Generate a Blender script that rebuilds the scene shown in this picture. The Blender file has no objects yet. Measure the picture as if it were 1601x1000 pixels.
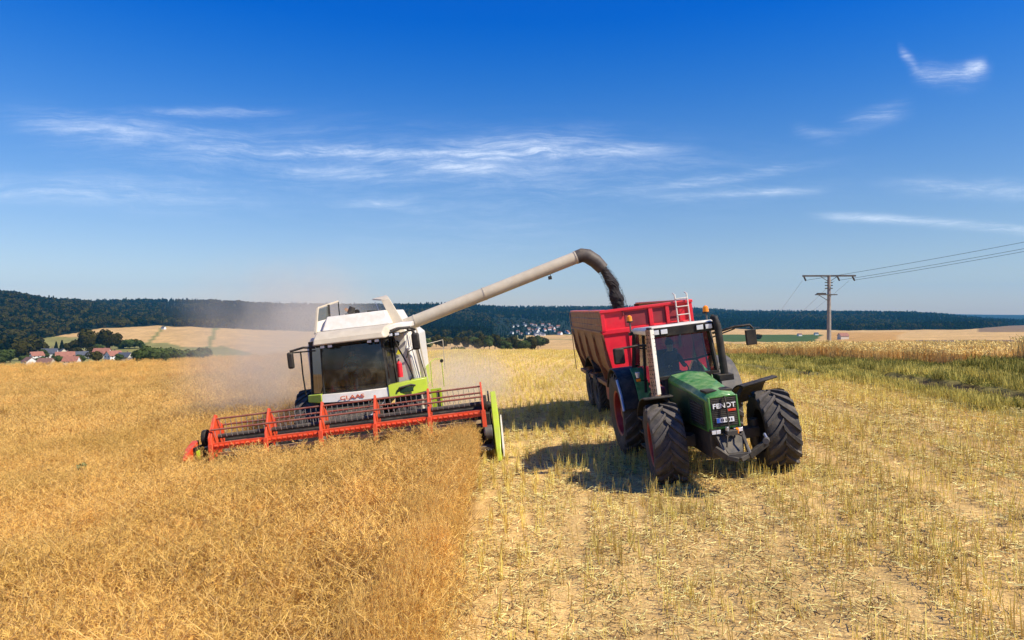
import bpy, math, random
import numpy as np
from mathutils import Vector, Matrix, Euler
rnd = random.Random(7); rng = np.random.default_rng(11)
S = bpy.context.scene; COL = S.collection
R = math.radians

# ------------------------------------------------------------ camera
cam = bpy.data.objects.new('camera', bpy.data.cameras.new('camera')); COL.objects.link(cam)
cam.location = (0, 0, 0); cam.rotation_euler = (R(90), 0, 0)
cam.data.sensor_width = 36; cam.data.lens = 24.0
cam.data.shift_y = -13 / 1601
cam.data.clip_start = 0.1; cam.data.clip_end = 20000
S.camera = cam
# ------------------------------------------------------------ light
SUN_EL, SUN_AZ = 48.0, 28.0           # azimuth: degrees from +X towards the camera side
sdir = Vector((math.cos(R(SUN_EL)) * math.cos(R(SUN_AZ)), -math.cos(R(SUN_EL)) * math.sin(R(SUN_AZ)), math.sin(R(SUN_EL))))
sun = bpy.data.lights.new('sun', 'SUN'); sun.energy = 5.0; sun.angle = R(0.53); sun.color = (1.0, 0.92, 0.76)
so = bpy.data.objects.new('sun', sun); COL.objects.link(so)
so.rotation_euler = sdir.to_track_quat('Z', 'Y').to_euler(); so.location = sdir * 50
S.view_settings.view_transform = 'Standard'; S.view_settings.look = 'None'
S.view_settings.exposure = 0.32; S.view_settings.gamma = 1.0
S.cycles.max_bounces = 8; S.cycles.transparent_max_bounces = 24; S.cycles.volume_bounces = 2
S.cycles.diffuse_bounces = 3; S.cycles.glossy_bounces = 3; S.cycles.volume_step_rate = 1.0
S.cycles.use_denoising = True

W = bpy.data.worlds.new('World'); S.world = W; W.use_nodes = True
wt = W.node_tree; wn = wt.nodes; wl = wt.links; wn.clear()

class N:
    """small helper for building node maths"""
    def __init__(s, tree): s.t = tree
    def new(s, typ, **kw):
        n = s.t.nodes.new(typ)
        for k, v in kw.items(): setattr(n, k, v)
        return n
    def put(s, sock, v):
        if isinstance(v, bpy.types.NodeSocket): s.t.links.new(v, sock)
        elif v is not None: sock.default_value = v
    def m(s, op, a, b=None, c=None, clamp=False):
        n = s.new('ShaderNodeMath', operation=op); n.use_clamp = clamp
        s.put(n.inputs[0], a)
        if b is not None: s.put(n.inputs[1], b)
        if c is not None: s.put(n.inputs[2], c)
        return n.outputs[0]
    def mix(s, f, a, b, mode='MIX'):
        n = s.new('ShaderNodeMix', data_type='RGBA', blend_type=mode)
        s.put(n.inputs[0], f); s.put(n.inputs[6], a); s.put(n.inputs[7], b)
        return n.outputs[2]
    def comb(s, x, y, z):
        n = s.new('ShaderNodeCombineXYZ'); s.put(n.inputs[0], x); s.put(n.inputs[1], y); s.put(n.inputs[2], z)
        return n.outputs[0]
    def noise(s, vec, scale, detail=4, rough=.55, dist=0):
        n = s.new('ShaderNodeTexNoise'); s.put(n.inputs['Vector'], vec)
        n.inputs['Scale'].default_value = scale; n.inputs['Detail'].default_value = detail
        n.inputs['Roughness'].default_value = rough; n.inputs['Distortion'].default_value = dist
        return n.outputs[0]
    def ramp(s, f, p0, p1, smooth=True):
        n = s.new('ShaderNodeMapRange', interpolation_type='SMOOTHSTEP' if smooth else 'LINEAR')
        s.put(n.inputs[0], f); n.inputs[1].default_value = p0; n.inputs[2].default_value = p1
        return n.outputs[0]

g = N(wt)
sky = g.new('ShaderNodeTexSky', sky_type='NISHITA'); sky.sun_disc = False
sky.sun_elevation = R(SUN_EL); sky.sun_rotation = math.atan2(sdir.x, sdir.y)
sky.air_density = 1.0; sky.dust_density = 0.25; sky.ozone_density = 3.0
tc = g.new('ShaderNodeTexCoord'); sep = g.new('ShaderNodeSeparateXYZ'); wl.new(tc.outputs['Generated'], sep.inputs[0])
dx, dy, dz = sep.outputs
# deep polarised blue towards the zenith, pale near the horizon
el = g.m('POWER', g.ramp(dz, 0.0, 0.46, False), 1.55)
hs = g.new('ShaderNodeHueSaturation'); hs.inputs['Hue'].default_value = 0.5
wl.new(sky.outputs[0], hs.inputs['Color']); g.put(hs.inputs['Saturation'], g.m('MULTIPLY_ADD', el, 0.62, 1.0))
tint = g.mix(el, (1.05, 1.0, 1.11, 1), (0.015, 0.93, 1.82, 1))
skyc = g.mix(1.0, hs.outputs[0], tint, 'MULTIPLY')
# cirrus on the sky dome, in gnomonic direction coordinates (u right, v up)
ys = g.m('MAXIMUM', dy, 0.05); u = g.m('DIVIDE', dx, ys); v = g.m('DIVIDE', dz, ys)
front = g.ramp(dy, 0.05, 0.2)
wob = g.noise(g.comb(u, v, 0.0), 3.0, 3)
n1 = g.noise(g.comb(g.m('MULTIPLY', u, 3.0), g.m('MULTIPLY_ADD', v, 22.0, g.m('MULTIPLY', wob, 1.0)), 0.3), 1.0, 7, .62, .1)
n2 = g.noise(g.comb(g.m('MULTIPLY', u, 7.0), g.m('MULTIPLY_ADD', v, 46.0, g.m('MULTIPLY', u, -3.0)), 2.3), 1.0, 8, .66, .8)
warp = g.noise(g.comb(g.m('MULTIPLY', u, 2.2), g.m('MULTIPLY', v, 5.0), 4.0), 1.0, 4, .6)
n3 = g.noise(g.comb(g.m('MULTIPLY_ADD', warp, 1.0, g.m('MULTIPLY', u, 5.0)), g.m('ADD', g.m('MULTIPLY', v, 55.0), g.m('MULTIPLY', warp, 5.0)), 7.7), 1.0, 10, .74, .1)
n4 = g.noise(g.comb(g.m('MULTIPLY', u, 26.0), g.m('MULTIPLY_ADD', v, 60.0, g.m('MULTIPLY', warp, 4.0)), 1.7), 1.0, 9, .76, .2)
n1r = g.ramp(n1, 0.34, 0.70); n2r = g.ramp(n3, 0.36, 0.68); n4r = g.ramp(n4, .36, .70)
tex = g.m('ADD', g.m('MULTIPLY', g.m('MULTIPLY_ADD', n2r, .8, .25), g.m('MULTIPLY_ADD', n1r, .75, .25)), g.m('MULTIPLY', g.m('MULTIPLY', n4r, n2r), .45))
def streak(u0, u1, v0, v1, w, amp, curve=0.0, edge=.12):
    """streak running from (u0,v0) to (u1,v1)"""
    t = g.m('DIVIDE', g.m('SUBTRACT', u, u0), u1 - u0)
    line = g.m('MULTIPLY_ADD', t, v1 - v0, v0)
    bow = g.m('MULTIPLY', g.m('MULTIPLY', t, g.m('SUBTRACT', 1.0, t)), 4 * curve)
    line = g.m('ADD', line, g.m('ADD', bow, g.m('MULTIPLY_ADD', wob, .03, -.015)))
    d = g.m('DIVIDE', g.m('SUBTRACT', v, line), w)
    ga = g.m('POWER', 2.718, g.m('MULTIPLY', g.m('MULTIPLY', d, d), -1.0))
    win = g.m('MULTIPLY', g.ramp(t, 0.0, edge), g.ramp(t, 1.0, 1.0 - edge))
    return g.m('MULTIPLY', g.m('MULTIPLY', ga, win), amp)
st = [streak(-.80, -.34, .300, .232, .020, .62, -.004, .4), streak(-.50, .30, .238, .244, .0095, .95, -.010, .22), streak(-.18, .18, .232, .258, .016, .60, -.002, .4),
      streak(-.62, -.30, .292, .288, .007, .45, 0, .4), streak(-.17, .01, .206, .212, .007, .85, .003, .4), streak(-.40, -.10, .205, .190, .012, .40, 0, .4),
      streak(-.95, -.34, .172, .158, .020, .50, .01, .3), streak(.04, .51, .172, .224, .0065, .75, -.008, .3), streak(.14, .48, .167, .176, .005, .80, .002, .3),
      streak(.42, .95, .140, .100, .006, 1.0, .006, .2), streak(.50, 1.05, .188, .170, .012, .70, 0, .3), streak(-.28, -.10, .160, .150, .008, .5, 0, .4),
      streak(.575, .710, .352, .350, .014, 1.5, -.006, .35), streak(.562, .600, .388, .352, .009, 1.1, .0, .4), streak(.655, .70, .352, .362, .010, 1.0, .0, .4),
      streak(.46, .60, .262, .310, .014, .6, .0, .4), streak(.40, .50, .266, .258, .010, .45, .0, .4),
      streak(-.80, .40, .215, .195, .055, .34, 0, .35), streak(-.1, .6, .185, .20, .035, .20, 0, .4), streak(-.32, .2, .10, .12, .05, .15, 0, .4)]
tot = st[0]
for s_ in st[1:]: tot = g.m('ADD', tot, s_)
cl = g.m('MULTIPLY', g.m('MULTIPLY', tot, tex), front, clamp=True)
cl = g.m('MULTIPLY', cl, .56, clamp=True)
skyc = g.mix(cl, skyc, (11.0, 11.8, 13.0, 1))
bg = g.new('ShaderNodeBackground'); bg.inputs[1].default_value = 0.08; wl.new(skyc, bg.inputs[0])
wo = g.new('ShaderNodeOutputWorld'); wl.new(bg.outputs[0], wo.inputs[0])

# ------------------------------------------------------------ materials
MATS = {}
def mat(name, col, rough=.5, metal=0.0, var=.18, scale=3.0, dust=0.0, dustcol=(.42, .33, .2), bump=0.0, coat=0.0, spec=.5, transl=0.0, rand=0.0, fine=0):
    if name in MATS: return MATS[name]
    m = bpy.data.materials.new(name); m.use_nodes = True; t = m.node_tree; t.nodes.clear(); q = N(t)
    out = q.new('ShaderNodeOutputMaterial'); b = q.new('ShaderNodeBsdfPrincipled')
    tcn = q.new('ShaderNodeTexCoord'); vec = tcn.outputs['Object']
    n = q.noise(vec, scale, 5, .6)
    lo = tuple(c * (1 - var) for c in col) + (1,); hi = tuple(min(1, c * (1 + var)) for c in col) + (1,)
    c = q.mix(q.ramp(n, .3, .7), lo, hi)
    if fine:
        n3 = q.noise(vec, fine, 3, .6)
        c = q.mix(1.0, c, q.mix(q.ramp(n3, .3, .7), (.72, .72, .72, 1), (1.2, 1.2, 1.2, 1)), 'MULTIPLY')
    if dust:
        nd = q.noise(vec, 5.0, 6, .65)
        gz = q.new('ShaderNodeNewGeometry'); sp = q.new('ShaderNodeSeparateXYZ'); t.links.new(gz.outputs['Normal'], sp.inputs[0])
        up = q.m('MULTIPLY_ADD', q.m('MAXIMUM', sp.outputs[2], 0.0), .9, .42)
        c = q.mix(q.m('MULTIPLY', q.m('MULTIPLY', q.ramp(nd, .3, .75), up), dust, clamp=True), c, dustcol + (1,))
    if rand:
        oi = q.new('ShaderNodeObjectInfo')
        big = q.ramp(q.noise(oi.outputs['Location'], .35, 4, .6), .3, .7)
        k = q.m('MULTIPLY_ADD', oi.outputs['Random'], 1.6 * rand, q.m('MULTIPLY_ADD', big, 1.2 * rand, 1 - 1.4 * rand))
        c = q.mix(1.0, c, q.comb(k, k, q.m('MULTIPLY_ADD', k, 1.3, -.3)), 'MULTIPLY')
    q.put(b.inputs['Base Color'], c); b.inputs['Metallic'].default_value = metal
    q.put(b.inputs['Roughness'], q.m('MULTIPLY_ADD', n, .25, rough - .12, clamp=True))
    b.inputs['Specular IOR Level'].default_value = spec
    b.inputs['Coat Weight'].default_value = coat; b.inputs['Coat Roughness'].default_value = .15
    if bump:
        bn = q.new('ShaderNodeBump'); bn.inputs['Strength'].default_value = bump; bn.inputs['Distance'].default_value = .02
        t.links.new(q.noise(vec, scale * 8, 4), bn.inputs['Height']); t.links.new(bn.outputs[0], b.inputs['Normal'])
    sh = b.outputs[0]
    if transl:
        tr = q.new('ShaderNodeBsdfTranslucent'); q.put(tr.inputs[0], c); mx = q.new('ShaderNodeMixShader')
        mx.inputs[0].default_value = transl; t.links.new(sh, mx.inputs[1]); t.links.new(tr.outputs[0], mx.inputs[2]); sh = mx.outputs[0]
    t.links.new(sh, out.inputs[0]); MATS[name] = m
    return m

def glass(name, tint, refl=.5, opacity=.25):
    m = bpy.data.materials.new(name); m.use_nodes = True; t = m.node_tree; t.nodes.clear(); q = N(t)
    out = q.new('ShaderNodeOutputMaterial'); tr = q.new('ShaderNodeBsdfTransparent'); tr.inputs[0].default_value = tint + (1,)
    gl = q.new('ShaderNodeBsdfGlossy'); gl.inputs['Roughness'].default_value = .03
    fr = q.new('ShaderNodeFresnel'); fr.inputs[0].default_value = 1.5
    df = q.new('ShaderNodeBsdfDiffuse'); df.inputs[0].default_value = (.35, .32, .24, 1)
    tcn = q.new('ShaderNodeTexCoord'); nd = q.noise(tcn.outputs['Object'], 2.5, 5, .6)
    m1 = q.new('ShaderNodeMixShader'); q.put(m1.inputs[0], q.m('MULTIPLY', q.ramp(nd, .35, .8), opacity)); t.links.new(tr.outputs[0], m1.inputs[1]); t.links.new(df.outputs[0], m1.inputs[2])
    m2 = q.new('ShaderNodeMixShader'); q.put(m2.inputs[0], q.m('MULTIPLY_ADD', fr.outputs[0], refl, .03)); t.links.new(m1.outputs[0], m2.inputs[1]); t.links.new(gl.outputs[0], m2.inputs[2])
    t.links.new(m2.outputs[0], out.inputs[0]); return m

M = {
 'black': mat('black plastic', (.014, .013, .013), .6, dust=.22, spec=.25), 'steel': mat('dark steel', (.035, .033, .032), .6, .2, dust=.3),
 'grey': mat('grey cast steel', (.10, .095, .09), .65, .1, dust=.3), 'white': mat('white paint', (.80, .745, .64), .5, dust=.5, dustcol=(.58, .46, .30), coat=.2, var=.05),
 'beige': mat('dusty cream paint', (.62, .53, .38), .45, dust=.35, dustcol=(.55, .43, .27), var=.08), 'lime': mat('lime paint', (.48, .60, .02), .42, dust=.4, dustcol=(.46, .44, .16), coat=.2, var=.08),
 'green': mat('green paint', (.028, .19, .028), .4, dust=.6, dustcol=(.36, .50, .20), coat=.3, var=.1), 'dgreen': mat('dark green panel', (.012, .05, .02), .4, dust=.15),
 'red': mat('red paint', (.85, .010, .03), .42, dust=.16, coat=.3, var=.08), 'dred': mat('faded red panel', (.30, .02, .03), .5, dust=.2, var=.15),
 'rimred': mat('rim red', (.30, .012, .012), .5, dust=.2), 'orange': mat('orange paint', (.74, .065, .012), .45, dust=.25, var=.1),
 'reelbar': mat('worn reel tube', (.28, .07, .04), .5, dust=.3), 'tine': mat('reel tine', (.35, .32, .28), .5, .2),
 'rubber': mat('tyre rubber', (.040, .035, .031), .8, dust=.75, dustcol=(.19, .155, .115), bump=.3, scale=6), 'brown': mat('dusty shaded red side', (.20, .06, .025), .6, dust=1.7, dustcol=(.38, .19, .07), var=.25),  # brown: red trailer paint under dust, with its shade mixed into the colour
 'amber': mat('amber lens', (.95, .28, .01), .2, var=.05), 'lamp': mat('lamp glass', (.75, .77, .8), .15, .2, var=.1), 'chrome': mat('bright metal', (.5, .5, .5), .35, .7),
 'rusty': mat('rusty perforated guard', (.45, .26, .15), .55, .2, var=.5, scale=14, dust=.2), 'seed': mat('rape seed', (.022, .014, .011), .6, bump=1.0, scale=14),
 'reelorange': mat('faded orange letters', (.62, .13, .05), .5, var=.05), 'weedleaf': mat('weed leaves', (.15, .20, .07), .8, var=.3), 'wood': mat('pale bat', (.55, .40, .22), .6, dust=.3), 'blue': mat('plate blue', (.02, .10, .45), .4), 'textwhite': mat('letter white', (.85, .85, .85), .4, var=.03),
 'textred': mat('letter red', (.70, .05, .02), .4, var=.05), 'concrete': mat('weathered concrete', (.30, .26, .22), .85, var=.2, scale=2, bump=.3), 'hotmetal': mat('cable', (.05, .05, .06), .5, .4),
 'cabin': mat('cab lining', (.035, .035, .04), .7), 'skin': mat('skin', (.50, .30, .20), .5, var=.05), 'shirt': mat('teal shirt', (.03, .19, .22), .8), 'navy': mat('navy overalls', (.02, .03, .08), .85),
 'hair': mat('brown hair', (.05, .03, .02), .8), 'yellow': mat('yellow sticker', (.75, .65, .03), .5, var=.05), 'spout': mat('spout rubber', (.055, .042, .035), .6, dust=.3),
}
M['sglass'] = glass('dark side glass', (.10, .11, .12), .35, .12); M['glass'] = glass('cab glass', (.48, .66, .68), 1.0, .08); M['rglass'] = glass('rear cab glass', (.13, .19, .24), 1.0, .05); M['dglass'] = glass('tinted glass', (.50, .54, .46), .8, .22)

# ------------------------------------------------------------ mesh builder
class MB:
    def __init__(s): s.v = []; s.f = []; s.mi = []; s.mats = []
    def mid(s, m):
        m = M[m] if isinstance(m, str) else m
        if m not in s.mats: s.mats.append(m)
        return s.mats.index(m)
    def add(s, vs, fs, m=0, X=None):
        b = len(s.v)
        for p in vs:
            p = Vector(p); s.v.append(tuple(X @ p if X is not None else p))
        k = s.mid(m) if not isinstance(m, int) else m
        for f in fs: s.f.append(tuple(b + i for i in f)); s.mi.append(k)
        return s
    def box(s, lo, hi, m='black', X=None, taper=None):
        x0, y0, z0 = lo; x1, y1, z1 = hi
        vs = [(x0, y0, z0), (x1, y0, z0), (x1, y1, z0), (x0, y1, z0), (x0, y0, z1), (x1, y0, z1), (x1, y1, z1), (x0, y1, z1)]
        if taper:
            cx, cy = (x0 + x1) / 2, (y0 + y1) / 2
            vs = vs[:4] + [(cx + (a - cx) * taper, cy + (b - cy) * taper, c) for a, b, c in vs[4:]]
        return s.add(vs, [(3, 2, 1, 0), (4, 5, 6, 7), (0, 1, 5, 4), (1, 2, 6, 5), (2, 3, 7, 6), (3, 0, 4, 7)], m, X)
    def cyl(s, p0, p1, r0, r1=None, m='black', n=14, X=None, cap=True):
        r1 = r0 if r1 is None else r1; p0 = Vector(p0); p1 = Vector(p1); d = (p1 - p0).normalized()
        a = d.orthogonal().normalized(); b = d.cross(a); vs = []
        for p, r in ((p0, r0), (p1, r1)):
            for i in range(n):
                t = 2 * math.pi * i / n; vs.append(p + (a * math.cos(t) + b * math.sin(t)) * r)
        fs = [(i, (i + 1) % n, n + (i + 1) % n, n + i) for i in range(n)]
        if cap: fs += [tuple(range(n))[::-1], tuple(range(n, 2 * n))]
        return s.add(vs, fs, m, X)
    def tube(s, pts, r, m='black', n=8, X=None):
        pts = [Vector(p) for p in pts]; rs = r if isinstance(r, (list, tuple)) else [r] * len(pts); vs = []; up = None
        for i, p in enumerate(pts):
            d = (pts[min(i + 1, len(pts) - 1)] - pts[max(i - 1, 0)]).normalized()
            if up is None: up = d.orthogonal().normalized()
            a = (up - d * up.dot(d)).normalized(); up = a; b = d.cross(a)
            for k in range(n):
                t = 2 * math.pi * k / n; vs.append(p + (a * math.cos(t) + b * math.sin(t)) * rs[i])
        fs = []
        for i in range(len(pts) - 1):
            for k in range(n): fs.append((i * n + k, i * n + (k + 1) % n, (i + 1) * n + (k + 1) % n, (i + 1) * n + k))
        fs += [tuple(range(n))[::-1], tuple(range((len(pts) - 1) * n, len(pts) * n))]
        return s.add(vs, fs, m, X)
    def bar(s, p0, p1, w, h, m='black', X=None):
        p0 = Vector(p0); p1 = Vector(p1); d = (p1 - p0).normalized()
        a = d.cross(Vector((0, 0, 1)))
        a = Vector((1, 0, 0)) if a.length < 1e-4 else a.normalized()
        b = a.cross(d).normalized(); vs = []
        for p in (p0, p1):
            for i, j in ((-1, -1), (1, -1), (1, 1), (-1, 1)): vs.append(p + a * i * w / 2 + b * j * h / 2)
        return s.add(vs, [(3, 2, 1, 0), (4, 5, 6, 7), (0, 1, 5, 4), (1, 2, 6, 5), (2, 3, 7, 6), (3, 0, 4, 7)], m, X)
    def prism(s, poly, axis, a, b, m='black', X=None):
        """poly in the two other axes, extruded from a to b along axis"""
        def P(p, t):
            l = list(p); l.insert('xyz'.index(axis), t); return tuple(l)
        n = len(poly); vs = [P(p, a) for p in poly] + [P(p, b) for p in poly]
        fs = [(i, (i + 1) % n, n + (i + 1) % n, n + i) for i in range(n)] + [tuple(range(n))[::-1], tuple(range(n, 2 * n))]
        return s.add(vs, fs, m, X)
    def loft(s, secs, m='black', X=None, cap=True):
        n = len(secs[0]); vs = [p for q in secs for p in q]; fs = []
        for i in range(len(secs) - 1):
            for k in range(n): fs.append((i * n + k, i * n + (k + 1) % n, (i + 1) * n + (k + 1) % n, (i + 1) * n + k))
        if cap: fs += [tuple(range(n))[::-1], tuple(range((len(secs) - 1) * n, len(secs) * n))]
        return s.add(vs, fs, m, X)
    def lathe(s, prof, c, m='black', n=40, closed=False, X=None):
        """profile (radius, x) turned about the X axis through c"""
        k = len(prof); vs = []
        for i in range(n):
            t = 2 * math.pi * i / n
            for r, x in prof: vs.append((c[0] + x, c[1] + r * math.cos(t), c[2] + r * math.sin(t)))
        fs = []
        for i in range(n):
            for j in range(k if closed else k - 1):
                j2 = (j + 1) % k; i2 = (i + 1) % n; fs.append((i * k + j, i * k + j2, i2 * k + j2, i2 * k + j))
        return s.add(vs, fs, m, X)
    def arc(s, c, r, x0, x1, a0, a1, th, m='black', n=12, sy=1.0):
        """curved plate round the X axis: a mudguard"""
        secs = []
        for i in range(n + 1):
            t = R(a0 + (a1 - a0) * i / n); q = []
            for rr, xx in ((r, x0), (r, x1), (r + th, x1), (r + th, x0)):
                q.append((xx, c[1] - rr * math.cos(t) * sy, c[2] + rr * math.sin(t)))
            secs.append(q)
        return s.loft(secs, m)
    def build(s, name, parent=None, bevel=0.0, smooth=35, loc=None):
        me = bpy.data.meshes.new(name); me.from_pydata(s.v, [], s.f)
        for m in s.mats: me.materials.append(m)
        me.polygons.foreach_set('material_index', s.mi)
        import bmesh
        bm = bmesh.new(); bm.from_mesh(me); bmesh.ops.recalc_face_normals(bm, faces=bm.faces); bm.to_mesh(me); bm.free()
        if smooth:
            me.polygons.foreach_set('use_smooth', [True] * len(me.polygons)); me.set_sharp_from_angle(angle=R(smooth))
        o = bpy.data.objects.new(name, me); COL.objects.link(o); o.parent = parent
        if loc: o.location = loc
        if bevel:
            bv = o.modifiers.new('bevel', 'BEVEL'); bv.width = bevel; bv.segments = 2; bv.limit_method = 'ANGLE'; bv.angle_limit = R(40); bv.harden_normals = False
        return o

def tag(o, label=None, cat=None, group=None, kind=None):
    if label: o['label'] = label
    if cat: o['category'] = cat
    if group: o['group'] = group
    if kind: o['kind'] = kind
    return o
def empty(name, loc, rot=(0, 0, 0)):
    o = bpy.data.objects.new(name, None); COL.objects.link(o); o.location = loc; o.rotation_euler = rot; o.empty_display_size = .3; return o
def copy_tree(o, parent=None):
    c = o.copy(); COL.objects.link(c); c.parent = parent
    for ch in list(o.children): copy_tree(ch, c)
    return c
def lettering(text, size, m, parent, loc, rot, name='lettering', depth=.006, sx=1.0):
    cu = bpy.data.curves.new(name, 'FONT'); cu.body = text; cu.size = size; cu.extrude = depth; cu.align_x = 'CENTER'; cu.align_y = 'CENTER'; cu.offset = size * .018
    to = bpy.data.objects.new(name, cu); COL.objects.link(to)
    bpy.context.view_layer.update()
    me = bpy.data.meshes.new_from_object(to.evaluated_get(bpy.context.evaluated_depsgraph_get()))
    bpy.data.objects.remove(to); me.materials.clear(); me.materials.append(M[m])
    o = bpy.data.objects.new(name, me); COL.objects.link(o); o.parent = parent; o.location = loc; o.rotation_euler = rot; o.scale = (sx, 1, 1)
    return o
# ------------------------------------------------------------ terrain
F = 1067.0
def lat(x, y): return x + .042 * (y - 15)
_xs = np.linspace(-400, 400, 3201)
_sl = np.interp(_xs, [-400, -120, -60, -30, -14, -8, 6, 12, 17, 24, 60, 400], [0, .0, .03, .06, .10, .115, .115, .085, .04, -.01, -.02, 0])
_zz = np.concatenate([[0], np.cumsum((_sl[1:] + _sl[:-1]) / 2 * np.diff(_xs))]); _zz = _zz - np.interp(0, _xs, _zz) - 3.50
FARY = np.log([140, 250, 450, 650, 900, 1200, 1600, 2200, 3200, 6500])
PX = [-900, 0, 100, 200, 330, 450, 600, 700, 830, 1000, 1200, 1400, 1600, 2500]
SY = [[600, 590, 575, 548, 500, 470, 466, 480, 482, 484],
      [602, 586, 562, 545, 504, 467, 462, 480, 482, 484],
      [602, 586, 562, 542, 520, 488, 474, 478, 480, 484],
      [596, 582, 560, 535, 514, 504, 488, 473, 478, 484],
      [588, 576, 556, 533, 515, 508, 496, 474, 480, 484],
      [580, 570, 553, 536, 522, 512, 498, 480, 482, 484],
      [576, 566, 551, 538, 524, 513, 500, 482, 480, 484],
      [574, 564, 550, 537, 529, 520, 502, 480, 482, 484],
      [572, 562, 550, 540, 534, 527, 506, 490, 483, 484],
      [570, 560, 548, 538, 528, 520, 508, 494, 482, 484],
      [566, 556, 543, 534, 526, 519, 511, 496, 490, 490],
      [562, 551, 536, 526, 520, 517, 512, 494, 491, 490],
      [560, 548, 532, 524, 518, 514, 510, 508, 504, 492],
      [560, 548, 532, 524, 518, 514, 510, 504, 498, 490]]
SY = np.array(SY, float)
def near_z(x, y):
    fall = np.interp(x, [-60, -25, -8, 0, 6, 15, 40], [-.004, .0, .008, .022, .034, .055, .060]) * np.maximum(0, y - 24 + 8 * np.exp(-np.maximum(0, y - 24) / 8) - 8 * (y < 24))
    return np.interp(x, _xs, _zz) - fall - .02 * np.maximum(0, 11 - y) * 0
def far_sy(px, y):
    ly = np.clip(np.log(np.maximum(y, 140)), FARY[0], FARY[-1])
    i = np.clip(np.searchsorted(PX, px) - 1, 0, len(PX) - 2); P = np.array(PX, float)
    t = np.clip((px - P[i]) / (P[i + 1] - P[i]), 0, 1); t = t * t * (3 - 2 * t)
    j = np.clip(np.searchsorted(FARY, ly) - 1, 0, len(FARY) - 2); w = (ly - FARY[j]) / (FARY[j + 1] - FARY[j])
    a = SY[i, j] * (1 - w) + SY[i, j + 1] * w; b = SY[i + 1, j] * (1 - w) + SY[i + 1, j + 1] * w
    return a * (1 - t) + b * t
def T(x, y):
    x = np.asarray(x, float); y = np.asarray(y, float)
    px = 800.5 + F * x / np.maximum(y, 30)
    zf = -(far_sy(px, y) - 487) * y / F
    t = np.clip((y - 85) / 60, 0, 1); t = t * t * (3 - 2 * t)
    return near_z(np.clip(x, -300, 300), y) * (1 - t) + zf * t
def hashn(ix, iy, s=0):
    h = np.sin(ix * 127.1 + iy * 311.7 + s * 74.7) * 43758.5453; return h - np.floor(h)
def vnoise(x, y, s=0):
    ix = np.floor(x); iy = np.floor(y); fx = x - ix; fy = y - iy; fx = fx * fx * (3 - 2 * fx); fy = fy * fy * (3 - 2 * fy)
    return (hashn(ix, iy, s) * (1 - fx) + hashn(ix + 1, iy, s) * fx) * (1 - fy) + (hashn(ix, iy + 1, s) * (1 - fx) + hashn(ix + 1, iy + 1, s) * fx) * fy
def crop_mask(x, y):
    l = lat(x, y) + .12 * (vnoise(y * 1.3, x * 0) - .5) + .032 * np.maximum(0, 14 - y)
    return (l < -.78) & ~((y > 16.25) & (l > -7.75)) & (y < 86)
def right_crop(x, y): return (lat(x, y) > 17.9 + .6 * (vnoise(y * .4, x * 0, 3) - .5)) & (y < 75)
def verge(x, y): l = lat(x, y) + .9 * (vnoise(y * .5, x * 0, 5) - .5); return (l > 11.0) & (l <= 18.0) & (y < 90)
def rut(x, y): l = lat(x, y) + .15 * (vnoise(y * .3, x * 0, 8) - .5); return (np.abs(l - 12.9) < .55) | (np.abs(l - 15.2) < .35)

# class of far ground by where it lies: 0 forest 1 tan field 2 meadow 3 orange field 4 dark field 5 green crop
def far_class(x, y):
    px = 800.5 + F * x / y; sy = far_sy(px, y) + 1.5 * (vnoise(px / 25, sy0 := np.log(y) * 6) - .5)
    c = np.full(px.shape, 2)
    forest_lo = np.interp(px, [-900, 0, 60, 160, 240, 330, 480, 640, 690, 760, 880, 960, 1140, 1300, 1400, 1500, 1600, 2500],
                          [545, 543, 530, 513, 509, 512, 518, 518, 520, 525, 523, 516, 514, 516, 516, 515, 508, 505])
    lft = (px > 55) & (px < 345) & (y > 560); c[lft & (sy < np.interp(px, [60, 140, 240, 262, 300, 345], [524, 529, 536, 536, 545, 551]))] = 1
    c[(px >= 345) & (px < 660)] = 1
    c[np.abs(px - (336 - (sy - 515) * .35)) < 4] = 2; c[(np.abs(px - (252 - (sy - 515) * .9)) < 3) & (y > 560)] = 2; c[(px > 345) & (px < 660) & (sy > 540) & (px < 345 + (sy - 540) * 4)] = 2
    mid = (px >= 655) & (px < 960); c[mid & (sy > 531)] = 1; c[mid & (sy <= 531)] = 2
    c[(px > 820) & (px < 960) & (sy > 523) & (sy < 530)] = 1
    rt = px >= 960; c[rt] = 1
    c[(px > 1120) & (px < np.interp(sy, [519, 537], [1292, 1268])) & (sy > 523) & (sy < 534)] = 5
    c[(px > 1290) & (sy > 519)] = 3; c[(px > 1400) & (sy > 519) & (sy < 531) & (px > 1420 - (sy - 519) * 4)] = 1
    c[(px > 1430) & (px < 1900) & (sy > 531) & (sy < 536)] = 4
    c[(px > 1530) & (sy < 519) & (sy > 508)] = 4
    c[sy < forest_lo] = 0
    return c
CC = {0: (.014, .022, .010), 1: (.62, .40, .16), 2: (.27, .25, .08), 3: (.56, .32, .10), 4: (.26, .17, .09), 5: (.075, .12, .025)}

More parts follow.
